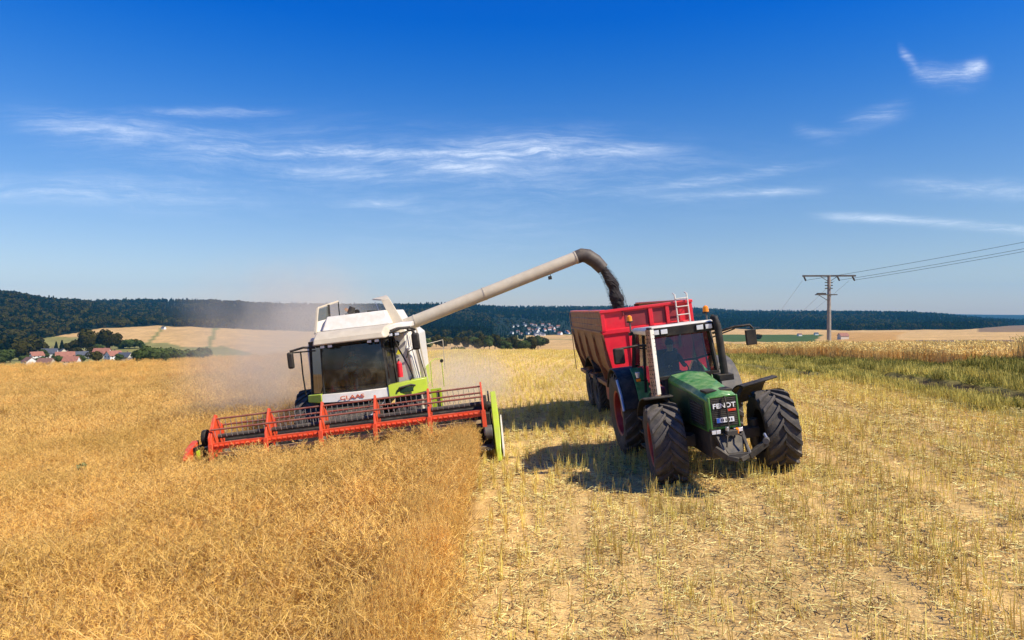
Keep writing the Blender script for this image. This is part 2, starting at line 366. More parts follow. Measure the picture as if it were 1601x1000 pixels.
def build_ground():
    us = np.concatenate([np.linspace(-1.7, -.85, 60)[:-1], np.linspace(-.85, .85, 330), np.linspace(.85, 1.7, 60)[1:]])
    yy = np.concatenate([np.linspace(-90, 3, 24)[:-1], np.geomspace(3, 100, 170)[:-1], np.geomspace(100, 6500, 230)])
    w = np.sqrt(yy ** 2 + 30 ** 2); X = us[None, :] * w[:, None]; Y = np.repeat(yy[:, None], len(us), 1)
    Z = T(X, Y)
    nearb = .05 * (vnoise(X * 1.1, Y * 1.1, 2) - .5) * (Y < 60); Z = Z + nearb
    rr = rut(X, Y) & (Y < 90); Z = Z - .10 * rr
    n, k = X.shape; vs = np.stack([X, Y, Z], -1).reshape(-1, 3)
    a = (np.arange(n - 1)[:, None] * k + np.arange(k - 1)[None, :]).reshape(-1)
    fs = np.stack([a, a + 1, a + k + 1, a + k], 1)
    me = bpy.data.meshes.new('ground'); me.vertices.add(len(vs)); me.vertices.foreach_set('co', vs.ravel())
    me.loops.add(len(fs) * 4); me.loops.foreach_set('vertex_index', fs.ravel()); me.polygons.add(len(fs)); me.polygons.foreach_set('loop_start', np.arange(len(fs)) * 4)
    me.update(); me.polygons.foreach_set('use_smooth', [True] * len(fs))
    # base colour of what lies on the ground
    C = np.zeros((n, k, 3))
    cls = far_class(X, np.maximum(Y, 100.))
    for key, c in CC.items(): C[cls == key] = c
    nr = Y < 105
    C[nr] = (.76, .51, .20)
    C[nr & crop_mask(X, Y)] = (.34, .20, .07)
    C[nr & (lat(X, Y) < -.8) & (Y >= 60)] = (.66, .45, .15)
    C[nr & verge(X, Y)] = (.30, .26, .08); C[nr & verge(X, Y) & rut(X, Y)] = (.10, .07, .04)
    C[nr & (lat(X, Y) > 18.)] = (.64, .45, .16)
    C *= (.85 + .3 * vnoise(X * .35, Y * .12, 9))[..., None]
    ca = me.color_attributes.new('soil', 'FLOAT_COLOR', 'POINT'); buf = np.ones((n * k, 4)); buf[:, :3] = C.reshape(-1, 3); ca.data.foreach_set('color', buf.ravel())
    m = bpy.data.materials.new('field ground'); m.use_nodes = True; t = m.node_tree; q = N(t); b = t.nodes['Principled BSDF']
    at = q.new('ShaderNodeAttribute'); at.attribute_name = 'soil'; tcn = q.new('ShaderNodeTexCoord'); o = tcn.outputs['Object']
    f1 = q.ramp(q.noise(o, 2.2, 7, .65), .25, .75); f2 = q.ramp(q.noise(o, 34.0, 5, .7), .3, .7); f3 = q.ramp(q.noise(o, .03, 6, .6), .3, .7)
    c = q.mix(1., at.outputs[0], q.mix(f1, (.72, .70, .66, 1), (1.18, 1.17, 1.15, 1)), 'MULTIPLY')
    c = q.mix(1., c, q.mix(f2, (.70, .66, .60, 1), (1.2, 1.2, 1.2, 1)), 'MULTIPLY'); c = q.mix(1., c, q.mix(f3, (.86, .85, .84, 1), (1.1, 1.1, 1.1, 1)), 'MULTIPLY')
    q.put(b.inputs['Base Color'], c); b.inputs['Roughness'].default_value = .95; b.inputs['Specular IOR Level'].default_value = .1
    bn = q.new('ShaderNodeBump'); bn.inputs['Strength'].default_value = .8; bn.inputs['Distance'].default_value = .05
    t.links.new(q.noise(o, 9.0, 6, .65), bn.inputs['Height']); t.links.new(bn.outputs[0], b.inputs['Normal'])
    me.materials.append(m); ob = bpy.data.objects.new('ground', me); COL.objects.link(ob)
    tag(ob, 'rolling farmland of tan stubble, grassy verge, meadows and wooded hills', kind='structure')
build_ground()

# ------------------------------------------------------------ scattering (stuff only)
def ribbons(P0, P1, wd, jit=True, up=None):
    """P0,P1 (n,3) -> thin quads"""
    n = len(P0); d = P1 - P0; r = rng.normal(size=(n, 3)); s = np.cross(d, r); s /= np.linalg.norm(s, axis=1)[:, None] + 1e-9
    w = (np.ones(n) * wd)[:, None] / 2
    return np.stack([P0 - s * w, P0 + s * w, P1 + s * w * .6, P1 - s * w * .6], 1)
def quads_mesh(name, groups, mats):
    vs = np.concatenate([q.reshape(-1, 3) for q in groups]); nf = sum(len(q) for q in groups)
    me = bpy.data.meshes.new(name); me.vertices.add(len(vs)); me.vertices.foreach_set('co', vs.ravel())
    me.loops.add(nf * 4); me.loops.foreach_set('vertex_index', np.arange(nf * 4)); me.polygons.add(nf); me.polygons.foreach_set('loop_start', np.arange(nf) * 4)
    for m in mats: me.materials.append(m)
    me.update(); me.polygons.foreach_set('material_index', np.concatenate([np.full(len(q), i) for i, q in enumerate(groups)]).astype(np.int32))
    return me
def source_collection(name, meshes):
    c = bpy.data.collections.new(name)
    for i, me in enumerate(meshes):
        o = bpy.data.objects.new(me.name, me); c.objects.link(o)
    return c
def scatter(name, coll, P, rot, scl, idx, label):
    me = bpy.data.meshes.new(name); me.vertices.add(len(P)); me.vertices.foreach_set('co', np.ascontiguousarray(P, float).ravel())
    for nm, dat, ty, key in (('rot', rot, 'FLOAT_VECTOR', 'vector'), ('scl', scl, 'FLOAT_VECTOR', 'vector'), ('idx', idx, 'INT', 'value')):
        a = me.attributes.new(nm, ty, 'POINT'); a.data.foreach_set(key, np.ascontiguousarray(dat).ravel())
    o = bpy.data.objects.new(name, me); COL.objects.link(o)
    ng = bpy.data.node_groups.new(name, 'GeometryNodeTree'); ng.interface.new_socket('Geometry', in_out='INPUT', socket_type='NodeSocketGeometry'); ng.interface.new_socket('Geometry', in_out='OUTPUT', socket_type='NodeSocketGeometry')
    nd = ng.nodes; lk = ng.links; gi = nd.new('NodeGroupInput'); go = nd.new('NodeGroupOutput'); ip = nd.new('GeometryNodeInstanceOnPoints'); ci = nd.new('GeometryNodeCollectionInfo')
    ci.inputs['Collection'].default_value = coll; ci.inputs['Separate Children'].default_value = True; ci.inputs['Reset Children'].default_value = True
    def attr(nm, ty):
        a = nd.new('GeometryNodeInputNamedAttribute'); a.data_type = ty; a.inputs[0].default_value = nm; return a.outputs[0]
    lk.new(gi.outputs[0], ip.inputs['Points']); lk.new(ci.outputs[0], ip.inputs['Instance']); ip.inputs['Pick Instance'].default_value = True
    lk.new(attr('idx', 'INT'), ip.inputs['Instance Index'])
    er = nd.new('FunctionNodeEulerToRotation'); lk.new(attr('rot', 'FLOAT_VECTOR'), er.inputs[0]); lk.new(er.outputs[0], ip.inputs['Rotation'])
    lk.new(attr('scl', 'FLOAT_VECTOR'), ip.inputs['Scale']); lk.new(ip.outputs[0], go.inputs[0])
    md = o.modifiers.new('scatter', 'NODES'); md.node_group = ng
    tag(o, label, kind='stuff'); return o

CM = {'pod': mat('ripe rape pods', (.88, .54, .14), .7, var=.22, scale=9, transl=.30, rand=.17, spec=.2), 'stem': mat('ripe rape stems', (.78, .52, .18), .7, var=.2, scale=5, transl=.2, rand=.12, spec=.2),
      'husk': mat('dark rape pods', (.34, .19, .07), .8, var=.3, scale=9, rand=.2, spec=.1),
      'stalk': mat('rape stubble stalks', (.94, .66, .18), .7, var=.3, scale=3, transl=.15, rand=.15, spec=.2), 'straw': mat('chopped straw', (.94, .68, .27), .8, var=.35, scale=4, rand=.16, spec=.15),
      'dstraw': mat('dark chaff', (.20, .115, .05), .85, var=.4, scale=6, rand=.2, spec=.1), 'wheat': mat('standing barley', (.88, .62, .22), .8, var=.25, scale=3, transl=.2, rand=.14, spec=.15),
      'grass': mat('verge grass', (.15, .165, .03), .8, var=.4, scale=1.5, transl=.25, rand=.3, spec=.15), 'ygrass': mat('dry verge grass', (.66, .54, .13), .8, var=.3, scale=1.5, transl=.2, rand=.2, spec=.15)}

def rape_tile(i, plants=25, br=9, pods=13, wmul=1.0):
    n = plants; bx = rng.uniform(-.5, .5, (n, 2)); h = rng.uniform(.92, 1.22, n)
    lean = rng.normal(0, .10, (n, 2)); base = np.c_[bx, np.zeros(n)]; top = np.c_[bx + lean, h]
    stems = [ribbons(base, top, .009 * wmul)]
    pid = np.repeat(np.arange(n), br); t = rng.uniform(.45, .85, n * br); b0 = base[pid] + (top - base)[pid] * t[:, None]
    an = rng.uniform(0, 2 * np.pi, n * br); L = rng.uniform(.22, .46, n * br); up = rng.uniform(.5, 1.3, n * br)
    dv = np.c_[np.cos(an), np.sin(an), up]; dv /= np.linalg.norm(dv, axis=1)[:, None]; b1 = b0 + dv * L[:, None]; b1[:, 2] = np.minimum(b1[:, 2], h[pid] + .08)
    stems.append(ribbons(b0, b1, .006 * wmul))
    A = np.concatenate([b0, base + (top - base) * .72]); B = np.concatenate([b1, top]); m = len(A); q = np.repeat(np.arange(m), pods)
    tt = rng.uniform(.25, 1.0, m * pods); p0 = A[q] + (B - A)[q] * tt[:, None]; pd = rng.normal(size=(m * pods, 3)); pd[:, 2] = np.abs(pd[:, 2]) * .9 + .15
    pd /= np.linalg.norm(pd, axis=1)[:, None]; p1 = p0 + pd * rng.uniform(.04, .085, m * pods)[:, None]
    w = rng.uniform(.004, .0075, m * pods) * wmul; rb = ribbons(p0, p1, w); dk = rng.random(len(rb)) < .12
    return quads_mesh('rape_patch', [np.concatenate(stems), rb[~dk], rb[dk]], [CM['stem'], CM['pod'], CM['husk']])
rape_src = source_collection('rape sources', [rape_tile(i) for i in range(6)] + [rape_tile(i, 20, 7, 7, 2.0) for i in range(4)])

def grid_pts(y0, y1, sp, umax=.84, mask=None, jit=.5, x0=-200, x1=200):
    out = []; y = y0
    while y < y1:
        s = sp(y); xm = umax * y + 2.5; a = max(-xm, x0); b = min(xm, x1)
        if b > a:
            xs = np.arange(a, b, s); ys = np.full(len(xs), y); xs = xs + rng.uniform(-jit, jit, len(xs)) * s; ys = ys + rng.uniform(-jit, jit, len(xs)) * s
            out.append(np.c_[xs, ys])
        y += s
    P = np.concatenate(out); P = P[mask(P[:, 0], P[:, 1])] if mask else P
    return P
def put(name, src, P, zscale, idx, label, align=False, xy=1.0, zoff=0.0):
    n = len(P); z = T(P[:, 0], P[:, 1]) + zoff; rot = np.zeros((n, 3)); rot[:, 2] = rng.integers(0, 2, n) * np.pi + R(2.4) if align else rng.uniform(0, 6.28, n)
    s = np.ones((n, 3)) * (rng.uniform(.9, 1.12, n)[:, None] if not align else 1.0); s[:, :2] *= xy if np.isscalar(xy) else np.asarray(xy)[:, None]; s[:, 2] *= zscale
    return scatter(name, src, np.c_[P, z], rot, s, idx.astype(np.int32), label)

P = grid_pts(1.0, 86, lambda y: .62 if y < 14 else .8 if y < 30 else 1.05 if y < 50 else 1.4, mask=lambda x, y: crop_mask(x + np.where(lat(x, y) > -1.8, .38, 0.), y) & (lat(x, y) < -1.12 - .032 * np.maximum(0, 14 - y)), x1=8)
near = P[:, 1] < 22; idx = np.where(near, rng.integers(0, 6, len(P)), rng.integers(6, 10, len(P)))
zs = (.88 + .16 * vnoise(P[:, 0] * .5, P[:, 1] * .5, 4) + .12 * vnoise(P[:, 0] * 1.6, P[:, 1] * 1.6, 6)) * np.where((P[:, 1] > 13.5) & (P[:, 1] < 17.5) & (lat(P[:, 0], P[:, 1]) > -8.2), .88, 1)
put('rape_crop', rape_src, P, zs, idx, 'standing ripe golden brown oilseed rape, a tangled mass of dry pods')
# a tight row of small patches makes the clean cut edge of the crop
ye = np.repeat(np.arange(1.5, 16.2, .12), 2); xe = -.78 - .042 * (ye - 15) - .032 * np.maximum(0, 14 - ye) - rng.uniform(.17, .55, len(ye)) + .10 * (vnoise(ye * 1.3, ye * 0) - .5)
put('rape_crop_edge', rape_src, np.c_[xe, ye], rng.uniform(.86, 1.02, len(ye)) * np.where(ye > 13.3, .84, 1), rng.integers(0, 6, len(ye)), 'sunlit cut edge of the standing rape crop', xy=.36)

def stubble_tile(i, ns=105, nst=460, nd=190, w=1.0):
    rows = np.array([-.375, -.125, .125, .375]); rx = rows[rng.integers(0, 4, ns)] + rng.normal(0, .022, ns); ry = rng.uniform(-.5, .5, ns)
    h = rng.uniform(.10, .31, ns); b = np.c_[rx, ry, np.zeros(ns) - .02]; t = np.c_[rx + rng.normal(0, .03, ns), ry + rng.normal(0, .03, ns), h]
    st = [ribbons(b, t, rng.uniform(.006, .012, ns) * w), ribbons(b, t, rng.uniform(.006, .012, ns) * w)]
    def lie(n, l0, l1, ww, zt):
        c = np.c_[rng.uniform(-.5, .5, (n, 2)), rng.uniform(.004, zt, n)]; a = rng.uniform(0, 6.28, n); L = rng.uniform(l0, l1, n) / 2
        d = np.c_[np.cos(a), np.sin(a), rng.normal(0, .22, n)] * L[:, None]; return ribbons(c - d, c + d, ww * w * rng.uniform(.6, 1.4, n))
    s1 = np.concatenate([lie(nst, .03, .14, .0065, .055), lie(nst // 16, .10, .22, .008, .07)])
    return quads_mesh('stubble_patch', [np.concatenate(st), s1, lie(nd, .03, .12, .010, .03)], [CM['stalk'], CM['straw'], CM['dstraw']])
stub_src = source_collection('stubble sources', [stubble_tile(i) for i in range(6)] + [stubble_tile(i, 62, 90, 14, 1.4) for i in range(4)] + [stubble_tile(i, 30, 420, 160) for i in range(2)] + [stubble_tile(i, 14, 110, 20, 1.6) for i in range(2)])
def stub_mask(x, y): return ~crop_mask(x, y) & (lat(x, y) < 12.0) & (lat(x, y) > -8.2) & (y < 88)
P = grid_pts(3, 88, lambda y: .92 if y < 40 else 1.3, mask=stub_mask, jit=.06)
near = P[:, 1] < 24; idx = np.where(near, rng.integers(0, 6, len(P)), rng.integers(6, 10, len(P)))
ll = lat(P[:, 0], P[:, 1]); lane = (np.abs(ll - .75) < .5) | (np.abs(ll - 2.9) < .4) | (np.sin(ll * 2.3 + .4) > .45); idx = np.where(lane & (rng.random(len(P)) < .6), np.where(near, rng.integers(10, 12, len(P)), rng.integers(12, 14, len(P))), idx)
bare = (ll < 2.2) & (P[:, 1] < 13.5) & (rng.random(len(P)) < .7); idx = np.where(bare, rng.integers(10, 12, len(P)), idx)
put('rape_stubble', stub_src, P, rng.uniform(.75, 1.25, len(P)) * np.where(P[:, 1] > 24, .85, 1.0), idx, 'cut stubble of pale stalks in rows with chopped straw and chaff between', align=True, xy=1.06)

def grass_tile(i, n=260, h0=.15, h1=.5, mix=.5):
    b = np.c_[rng.uniform(-.5, .5, (n, 2)), np.zeros(n)]; t = b + np.c_[rng.normal(0, .09, (n, 2)), rng.uniform(h0, h1, n)]
    rb = ribbons(b, t, rng.uniform(.012, .03, n)); y = rng.random(n) < mix
    return quads_mesh('grass_patch', [rb[~y], rb[y]], [CM['grass'], CM['ygrass']])
grass_src = source_collection('verge sources', [grass_tile(i, mix=.5) for i in range(3)] + [grass_tile(i, 200, .2, .6, .85) for i in range(3)] + [grass_tile(i, 240, .05, .16, .4) for i in range(2)])
P = grid_pts(8, 88, lambda y: .36 if y < 30 else .6, mask=lambda x, y: verge(x, y) & ~(rut(x - .15, y) | rut(x + .15, y)), x0=4, x1=60)
l = lat(P[:, 0], P[:, 1]) + rng.normal(0, .3, len(P)); idx = np.where(l < 11.9, rng.integers(3, 7, len(P)), np.where(l > 15.6, rng.integers(0, 3, len(P)), rng.integers(2, 8, len(P)))); gs = np.where(l < 12.4, .42, np.where(l > 15.6, .75, .5))
keep = (rng.random(len(P)) < np.clip((l - 10.6) / 1.4, .2, 1)); P = P[keep]; idx = idx[keep]; gs = gs[keep]
put('verge_grass', grass_src, P, gs * rng.uniform(.75, 1.2, len(P)), idx, 'green and straw coloured grass along the rutted field track', xy=.55)
def wheat_tile(i, n=230):
    b = np.c_[rng.uniform(-.6, .6, (n, 2)), np.full(n, .2)]; t = b + np.c_[rng.normal(0, .06, (n, 2)), rng.uniform(.50, .68, n)]; e = t + np.c_[rng.normal(0, .05, (n, 2)), rng.uniform(.0, .09, n)]
    return quads_mesh('barley_patch', [ribbons(b, t, .018), ribbons(t, e, .034)], [CM['stem'], CM['wheat']])
wheat_src = source_collection('barley sources', [wheat_tile(i) for i in range(4)])
P = grid_pts(20, 78, lambda y: .8 if y < 40 else 1.1, mask=right_crop, x0=8, x1=120)
put('barley_crop', wheat_src, P, rng.uniform(.85, 1.1, len(P)), rng.integers(0, 4, len(P)), 'standing pale golden barley beyond the grassy track')

# ------------------------------------------------------------ far woods
def leafcrown(n, rx, rz, cz, s, conic=False, lobes=6):
    """many small leaf-clump quads through the volume of a crown"""
    out = []; L = [(rng.normal(size=3) * np.array([rx, rx, rz]) * .34, rng.uniform(.45, .72)) for _ in range(lobes)]
    k = rng.integers(0, lobes, n); d = rng.normal(size=(n, 3)); d /= np.linalg.norm(d, axis=1)[:, None]; r = rng.uniform(.72, 1.05, n)
    C = np.array([l[0] for l in L])[k]; Rr = np.array([l[1] for l in L])[k]
    P = C + d * np.c_[Rr * rx, Rr * rx, Rr * rz] * r[:, None]
    if conic:
        h = rng.uniform(0, 1, n) ** 1.3; a = rng.uniform(0, 6.28, n); rad = rx * (1 - h) * (.65 + .45 * rng.random(n)) + .15
        P = np.c_[np.cos(a) * rad, np.sin(a) * rad, -rz + 2 * rz * h]; d = np.c_[np.cos(a), np.sin(a), np.full(n, .7)]
    P[:, 2] += cz; t1 = np.cross(d, rng.normal(size=(n, 3))); t1 /= np.linalg.norm(t1, axis=1)[:, None]; t2 = np.cross(d, t1); t2 /= np.linalg.norm(t2, axis=1)[:, None]
    s = s * rng.uniform(.6, 1.3, n)[:, None]; t2 = t2 + d * rng.normal(0, .35, (n, 1))
    return np.stack([P - t1 * s - t2 * s * .7, P + t1 * s - t2 * s * .6, P + t1 * s * .7 + t2 * s, P - t1 * s * .8 + t2 * s * .8], 1)
LM = {'leaf': mat('broad leaves', (.048, .040, .008), .9, var=.35, scale=.25, rand=.4, transl=.12, spec=.0), 'needle': mat('spruce needles', (.008, .013, .006), .95, var=.3, scale=.25, rand=.4, spec=.0),
      'hleaf': mat('hedge leaves', (.065, .085, .02), .8, var=.35, scale=.3, rand=.3, transl=.12, spec=.05), 'bark': mat('bark', (.07, .05, .035), .9, var=.3)}
def wood_mesh(kind):
    if kind == 0: return quads_mesh('wood_tree', [leafcrown(110, 4.2, 9.5, 11, 1.25, True)], [LM['needle']])
    if kind == 1: return quads_mesh('wood_tree', [leafcrown(120, 6, 6.5, 11, 1.9)], [LM['leaf']])
    return quads_mesh('wood_tree', [leafcrown(110, 5, 7.5, 11, 1.7)], [LM['needle']])
wood_src = source_collection('wood sources', [wood_mesh(k) for k in (0, 0, 0, 1, 1, 2)])
n = 46000; uu = rng.uniform(-1.15, 1.15, n); yy = np.exp(rng.uniform(np.log(480), np.log(3600), n)); xx = uu * yy
cls = far_class(xx, yy); k = cls == 0
pxx = 800.5 + F * uu; vil = (pxx > 770) & (pxx < 900) & (far_sy(pxx, yy) > 497) & (yy < 1750); k &= ~(vil & (rng.random(n) < .35))
k |= (cls == 2) & (pxx > 660) & (pxx < 830) & (yy > 850) & (rng.random(n) < .7)
k |= (pxx > -200) & (pxx < 60) & (yy > 480) & (yy < 900) & (rng.random(n) < .6)
k0 = k; xx, yy = xx[k], yy[k]; z = T(xx, yy)
sc = (.62 + .25 * np.clip(yy / 2500, 0, 1)) * rng.uniform(.75, 1.15, len(xx)); rot = np.zeros((len(xx), 3)); rot[:, 2] = rng.uniform(0, 6.28, len(xx))
mixn = vnoise(xx / 180, yy / 260, 8); lowleft = (800 + F * xx / yy < 260); idx = np.where((mixn > .58) | (lowleft & (rng.random(len(xx)) < .88)), rng.integers(3, 6, len(xx)), rng.integers(0, 3, len(xx)))
vil = vil[k0]; sc = np.where(vil, sc * .5, sc)
s3 = np.stack([sc * 1.15, sc * 1.15, sc], 1)
scatter('forest', wood_src, np.c_[xx, yy, z - 1.5], rot, s3, idx.astype(np.int32), 'dark mixed forest covering the hills behind the fields')
# ------------------------------------------------------------ wheels
def tyre_mb(Rr, Wd, rim, lugs=18, lug_h=.05, flip=1):
    """agricultural tyre centred on the origin, axle along X"""
    b = MB(); h = Wd / 2
    prof = [(rim, -h * .80), (rim + (Rr - rim) * .45, -h * 1.0), (Rr - .10, -h * .99), (Rr - lug_h - .015, -h * .82), (Rr - lug_h, -h * .4), (Rr - lug_h + .005, 0)]
    prof = prof + [(r, -x) for r, x in prof[-2::-1]]
    b.lathe(prof, (0, 0, 0), 'rubber', 56)
    step = 2 * math.pi / lugs
    for i in range(lugs):
        for sd in (-1, 1):
            a0 = i * step + (step / 2 if sd > 0 else 0)
            pts = []
            for t in (0, .25, .5, .75, 1.0, 1.12):
                x = sd * h * min(t * .98 - .04, .99); a = a0 + flip * (t ** .85) * .36 * (1.0 if Rr > .8 else 1.25)
                rr = Rr if t < .9 else Rr - .02 if t <= 1.0 else Rr - .11
                ri = Rr - lug_h - .03 if t < .9 else Rr - .09 if t <= 1 else Rr - .16
                pts.append((x, a, rr, ri))
            secs = []; wa = .048 / Rr * (1.15 if Rr > .9 else 1.0)
            for j, (x, a, rr, ri) in enumerate(pts):
                k = 1.0 + .35 * (j / 5)
                q = []
                for r_, da in ((ri, -wa * k), (rr, -wa * .72 * k), (rr, wa * .72 * k), (ri, wa * k)):
                    q.append((x, r_ * math.cos(a + da), r_ * math.sin(a + da)))
                secs.append(q)
            b.loft(secs, 'rubber')
    return b
def make_wheel(parent, name, c, Rr, Wd, rim, side, col='rimred', lugs=18, flip=1, yaw=0):
    t = tyre_mb(Rr, Wd, rim, lugs, flip=flip).build(name, parent, smooth=40, loc=c); t.rotation_euler = (rnd.random(), 0, yaw)
    h = Wd / 2; r = MB(); s = side
    r.lathe([(rim * 1.0, s * h * .80), (rim * 1.03, s * h * .86), (rim * .95, s * h * .80), (rim * .90, s * h * .25), (rim * .62, s * h * .12), (rim * .50, s * h * .42), (rim * .27, s * h * .46), (rim * .24, s * h * .62), (.001, s * h * .64)], (0, 0, 0), col, 36)
    for i in range(8):
        a = i * math.pi / 4; r.cyl((s * h * .44, rim * .38 * math.cos(a), rim * .38 * math.sin(a)), (s * h * .53, rim * .38 * math.cos(a), rim * .38 * math.sin(a)), .022, m='steel', n=6)
    r.lathe([(rim * 1.0, -s * h * .80), (rim * .93, -s * h * .5), (rim * .9, s * h * .2)], (0, 0, 0), 'black', 36)
    r.build('rim', t)
    return t

# ------------------------------------------------------------ people (one skinned body each)
def person(label, loc, rot, joints, shirt, trousers, head_c, group=None):
    me = bpy.data.meshes.new('person'); names = list(joints); vs = [joints[k][0] for k in names]; ix = {k: i for i, k in enumerate(names)}
    ed = [(ix[k], ix[joints[k][2]]) for k in names if joints[k][2]]
    me.from_pydata(vs, ed, []); o = bpy.data.objects.new('person', me); COL.objects.link(o)
    sk = o.modifiers.new('skin', 'SKIN'); sv = me.skin_vertices[0].data
    for i, k in enumerate(names): r = joints[k][1]; sv[i].radius = r if isinstance(r, tuple) else (r, r); sv[i].use_root = (i == 0)
    sb = o.modifiers.new('sub', 'SUBSURF'); sb.levels = 2; sb.render_levels = 2
    bpy.context.view_layer.update(); em = bpy.data.meshes.new_from_object(o.evaluated_get(bpy.context.evaluated_depsgraph_get()))
    bpy.data.objects.remove(o)
    for m in (shirt, trousers, 'skin'): em.materials.append(M[m])
    hz = joints['pelvis'][0][2] + .03; nz = joints['neck'][0][2]
    for p in em.polygons:
        c = p.center; p.use_smooth = True
        near_hand = min((c - Vector(joints[k][0])).length for k in names if k.startswith(('hand', 'finger', 'thumb')))
        p.material_index = 2 if c.z > nz - .01 or near_hand < .06 else (0 if c.z > hz and c.y > joints['pelvis'][0][1] - .34 and c.z > hz + .0 else 1)
        if c.z > hz and near_hand < .42: p.material_index = 2 if near_hand < .06 else 0
    ob = bpy.data.objects.new('person', em); COL.objects.link(ob); ob.location = loc; ob.rotation_euler = rot
    hd = Vector(head_c)
    h = MB(); 
    for a in range(1): pass
    secs = []
    for i in range(7):
        t = i / 6 * math.pi * .55; q = []
        for k in range(14):
            f = 2 * math.pi * k / 14; q.append((hd.x + .088 * math.sin(max(t, .05)) * math.cos(f), hd.y + .015 + .104 * math.sin(max(t, .05)) * math.sin(f), hd.z + .02 + .118 * math.cos(t)))
        secs.append(q)
    h.loft(secs, 'hair'); h.build('hair', ob)
    f = MB()
    for s in (-1, 1): f.cyl((hd.x + s * .032, hd.y - .084, hd.z + .01), (hd.x + s * .032, hd.y - .092, hd.z + .01), .011, .008, 'black', 8)
    f.loft([[(hd.x - .012, hd.y - .088, hd.z - .02), (hd.x + .012, hd.y - .088, hd.z - .02), (hd.x, hd.y - .088, hd.z + .02)], [(hd.x - .004, hd.y - .112, hd.z - .022), (hd.x + .004, hd.y - .112, hd.z - .022), (hd.x, hd.y - .092, hd.z + .018)]], 'skin')
    f.box((hd.x - .025, hd.y - .088, hd.z - .052), (hd.x + .025, hd.y - .082, hd.z - .044), 'textred')
    f.build('face', ob)
    tag(ob, label, 'person')
    return ob
def seated(ws=.26, reach=(.0, -.47, .32)):
    """seated on a cab seat, hands forward on the steering wheel; origin at the seat, -Y forward"""
    J = {'pelvis': ((0, 0, .10), (.15, .12), None), 'waist': ((0, .02, .26), (.14, .10), 'pelvis'), 'chest': ((0, .02, .42), (.17, .115), 'waist'), 'collar': ((0, 0, .54), (.11, .085), 'chest'), 'neck': ((0, -.01, .62), .055, 'collar'),
         'jaw': ((0, -.03, .68), (.070, .075), 'neck'), 'head': ((0, -.02, .75), (.082, .095), 'jaw'), 'crown': ((0, -.01, .83), (.062, .07), 'head')}
    for s, n in ((-1, 'l'), (1, 'r')):
        J['sh' + n] = ((s * .17, .01, .50), .065, 'collar'); J['el' + n] = ((s * .25, -.12, .27), .045, 'sh' + n)
        J['wr' + n] = ((s * .17, reach[1] + .08, reach[2]), .030, 'el' + n); J['hand' + n] = ((s * .155, reach[1], reach[2] + .02), (.040, .02), 'wr' + n)
        for k, dx_ in enumerate((-.026, -.009, .009, .026)):
            J[f'finger{n}{k}'] = ((s * .155 + dx_, reach[1] - .045 - .01 * (k in (1, 2)), reach[2] + .03), .0095, 'hand' + n)
            J[f'finger{n}{k}b'] = ((s * .155 + dx_, reach[1] - .062, reach[2] + .0), .0085, f'finger{n}{k}')
        J['thumb' + n] = ((s * .155 - s * .045, reach[1] - .015, reach[2] + .02), .0105, 'hand' + n)
        J['hip' + n] = ((s * .10, -.06, .10), .095, 'pelvis'); J['kn' + n] = ((s * .13, -.46, .12), .065, 'hip' + n); J['an' + n] = ((s * .13, -.52, -.30), .045, 'kn' + n); J['toe' + n] = ((s * .13, -.70, -.34), (.045, .03), 'an' + n)
    return J

MR = (0, R(-6.9), R(2.4))
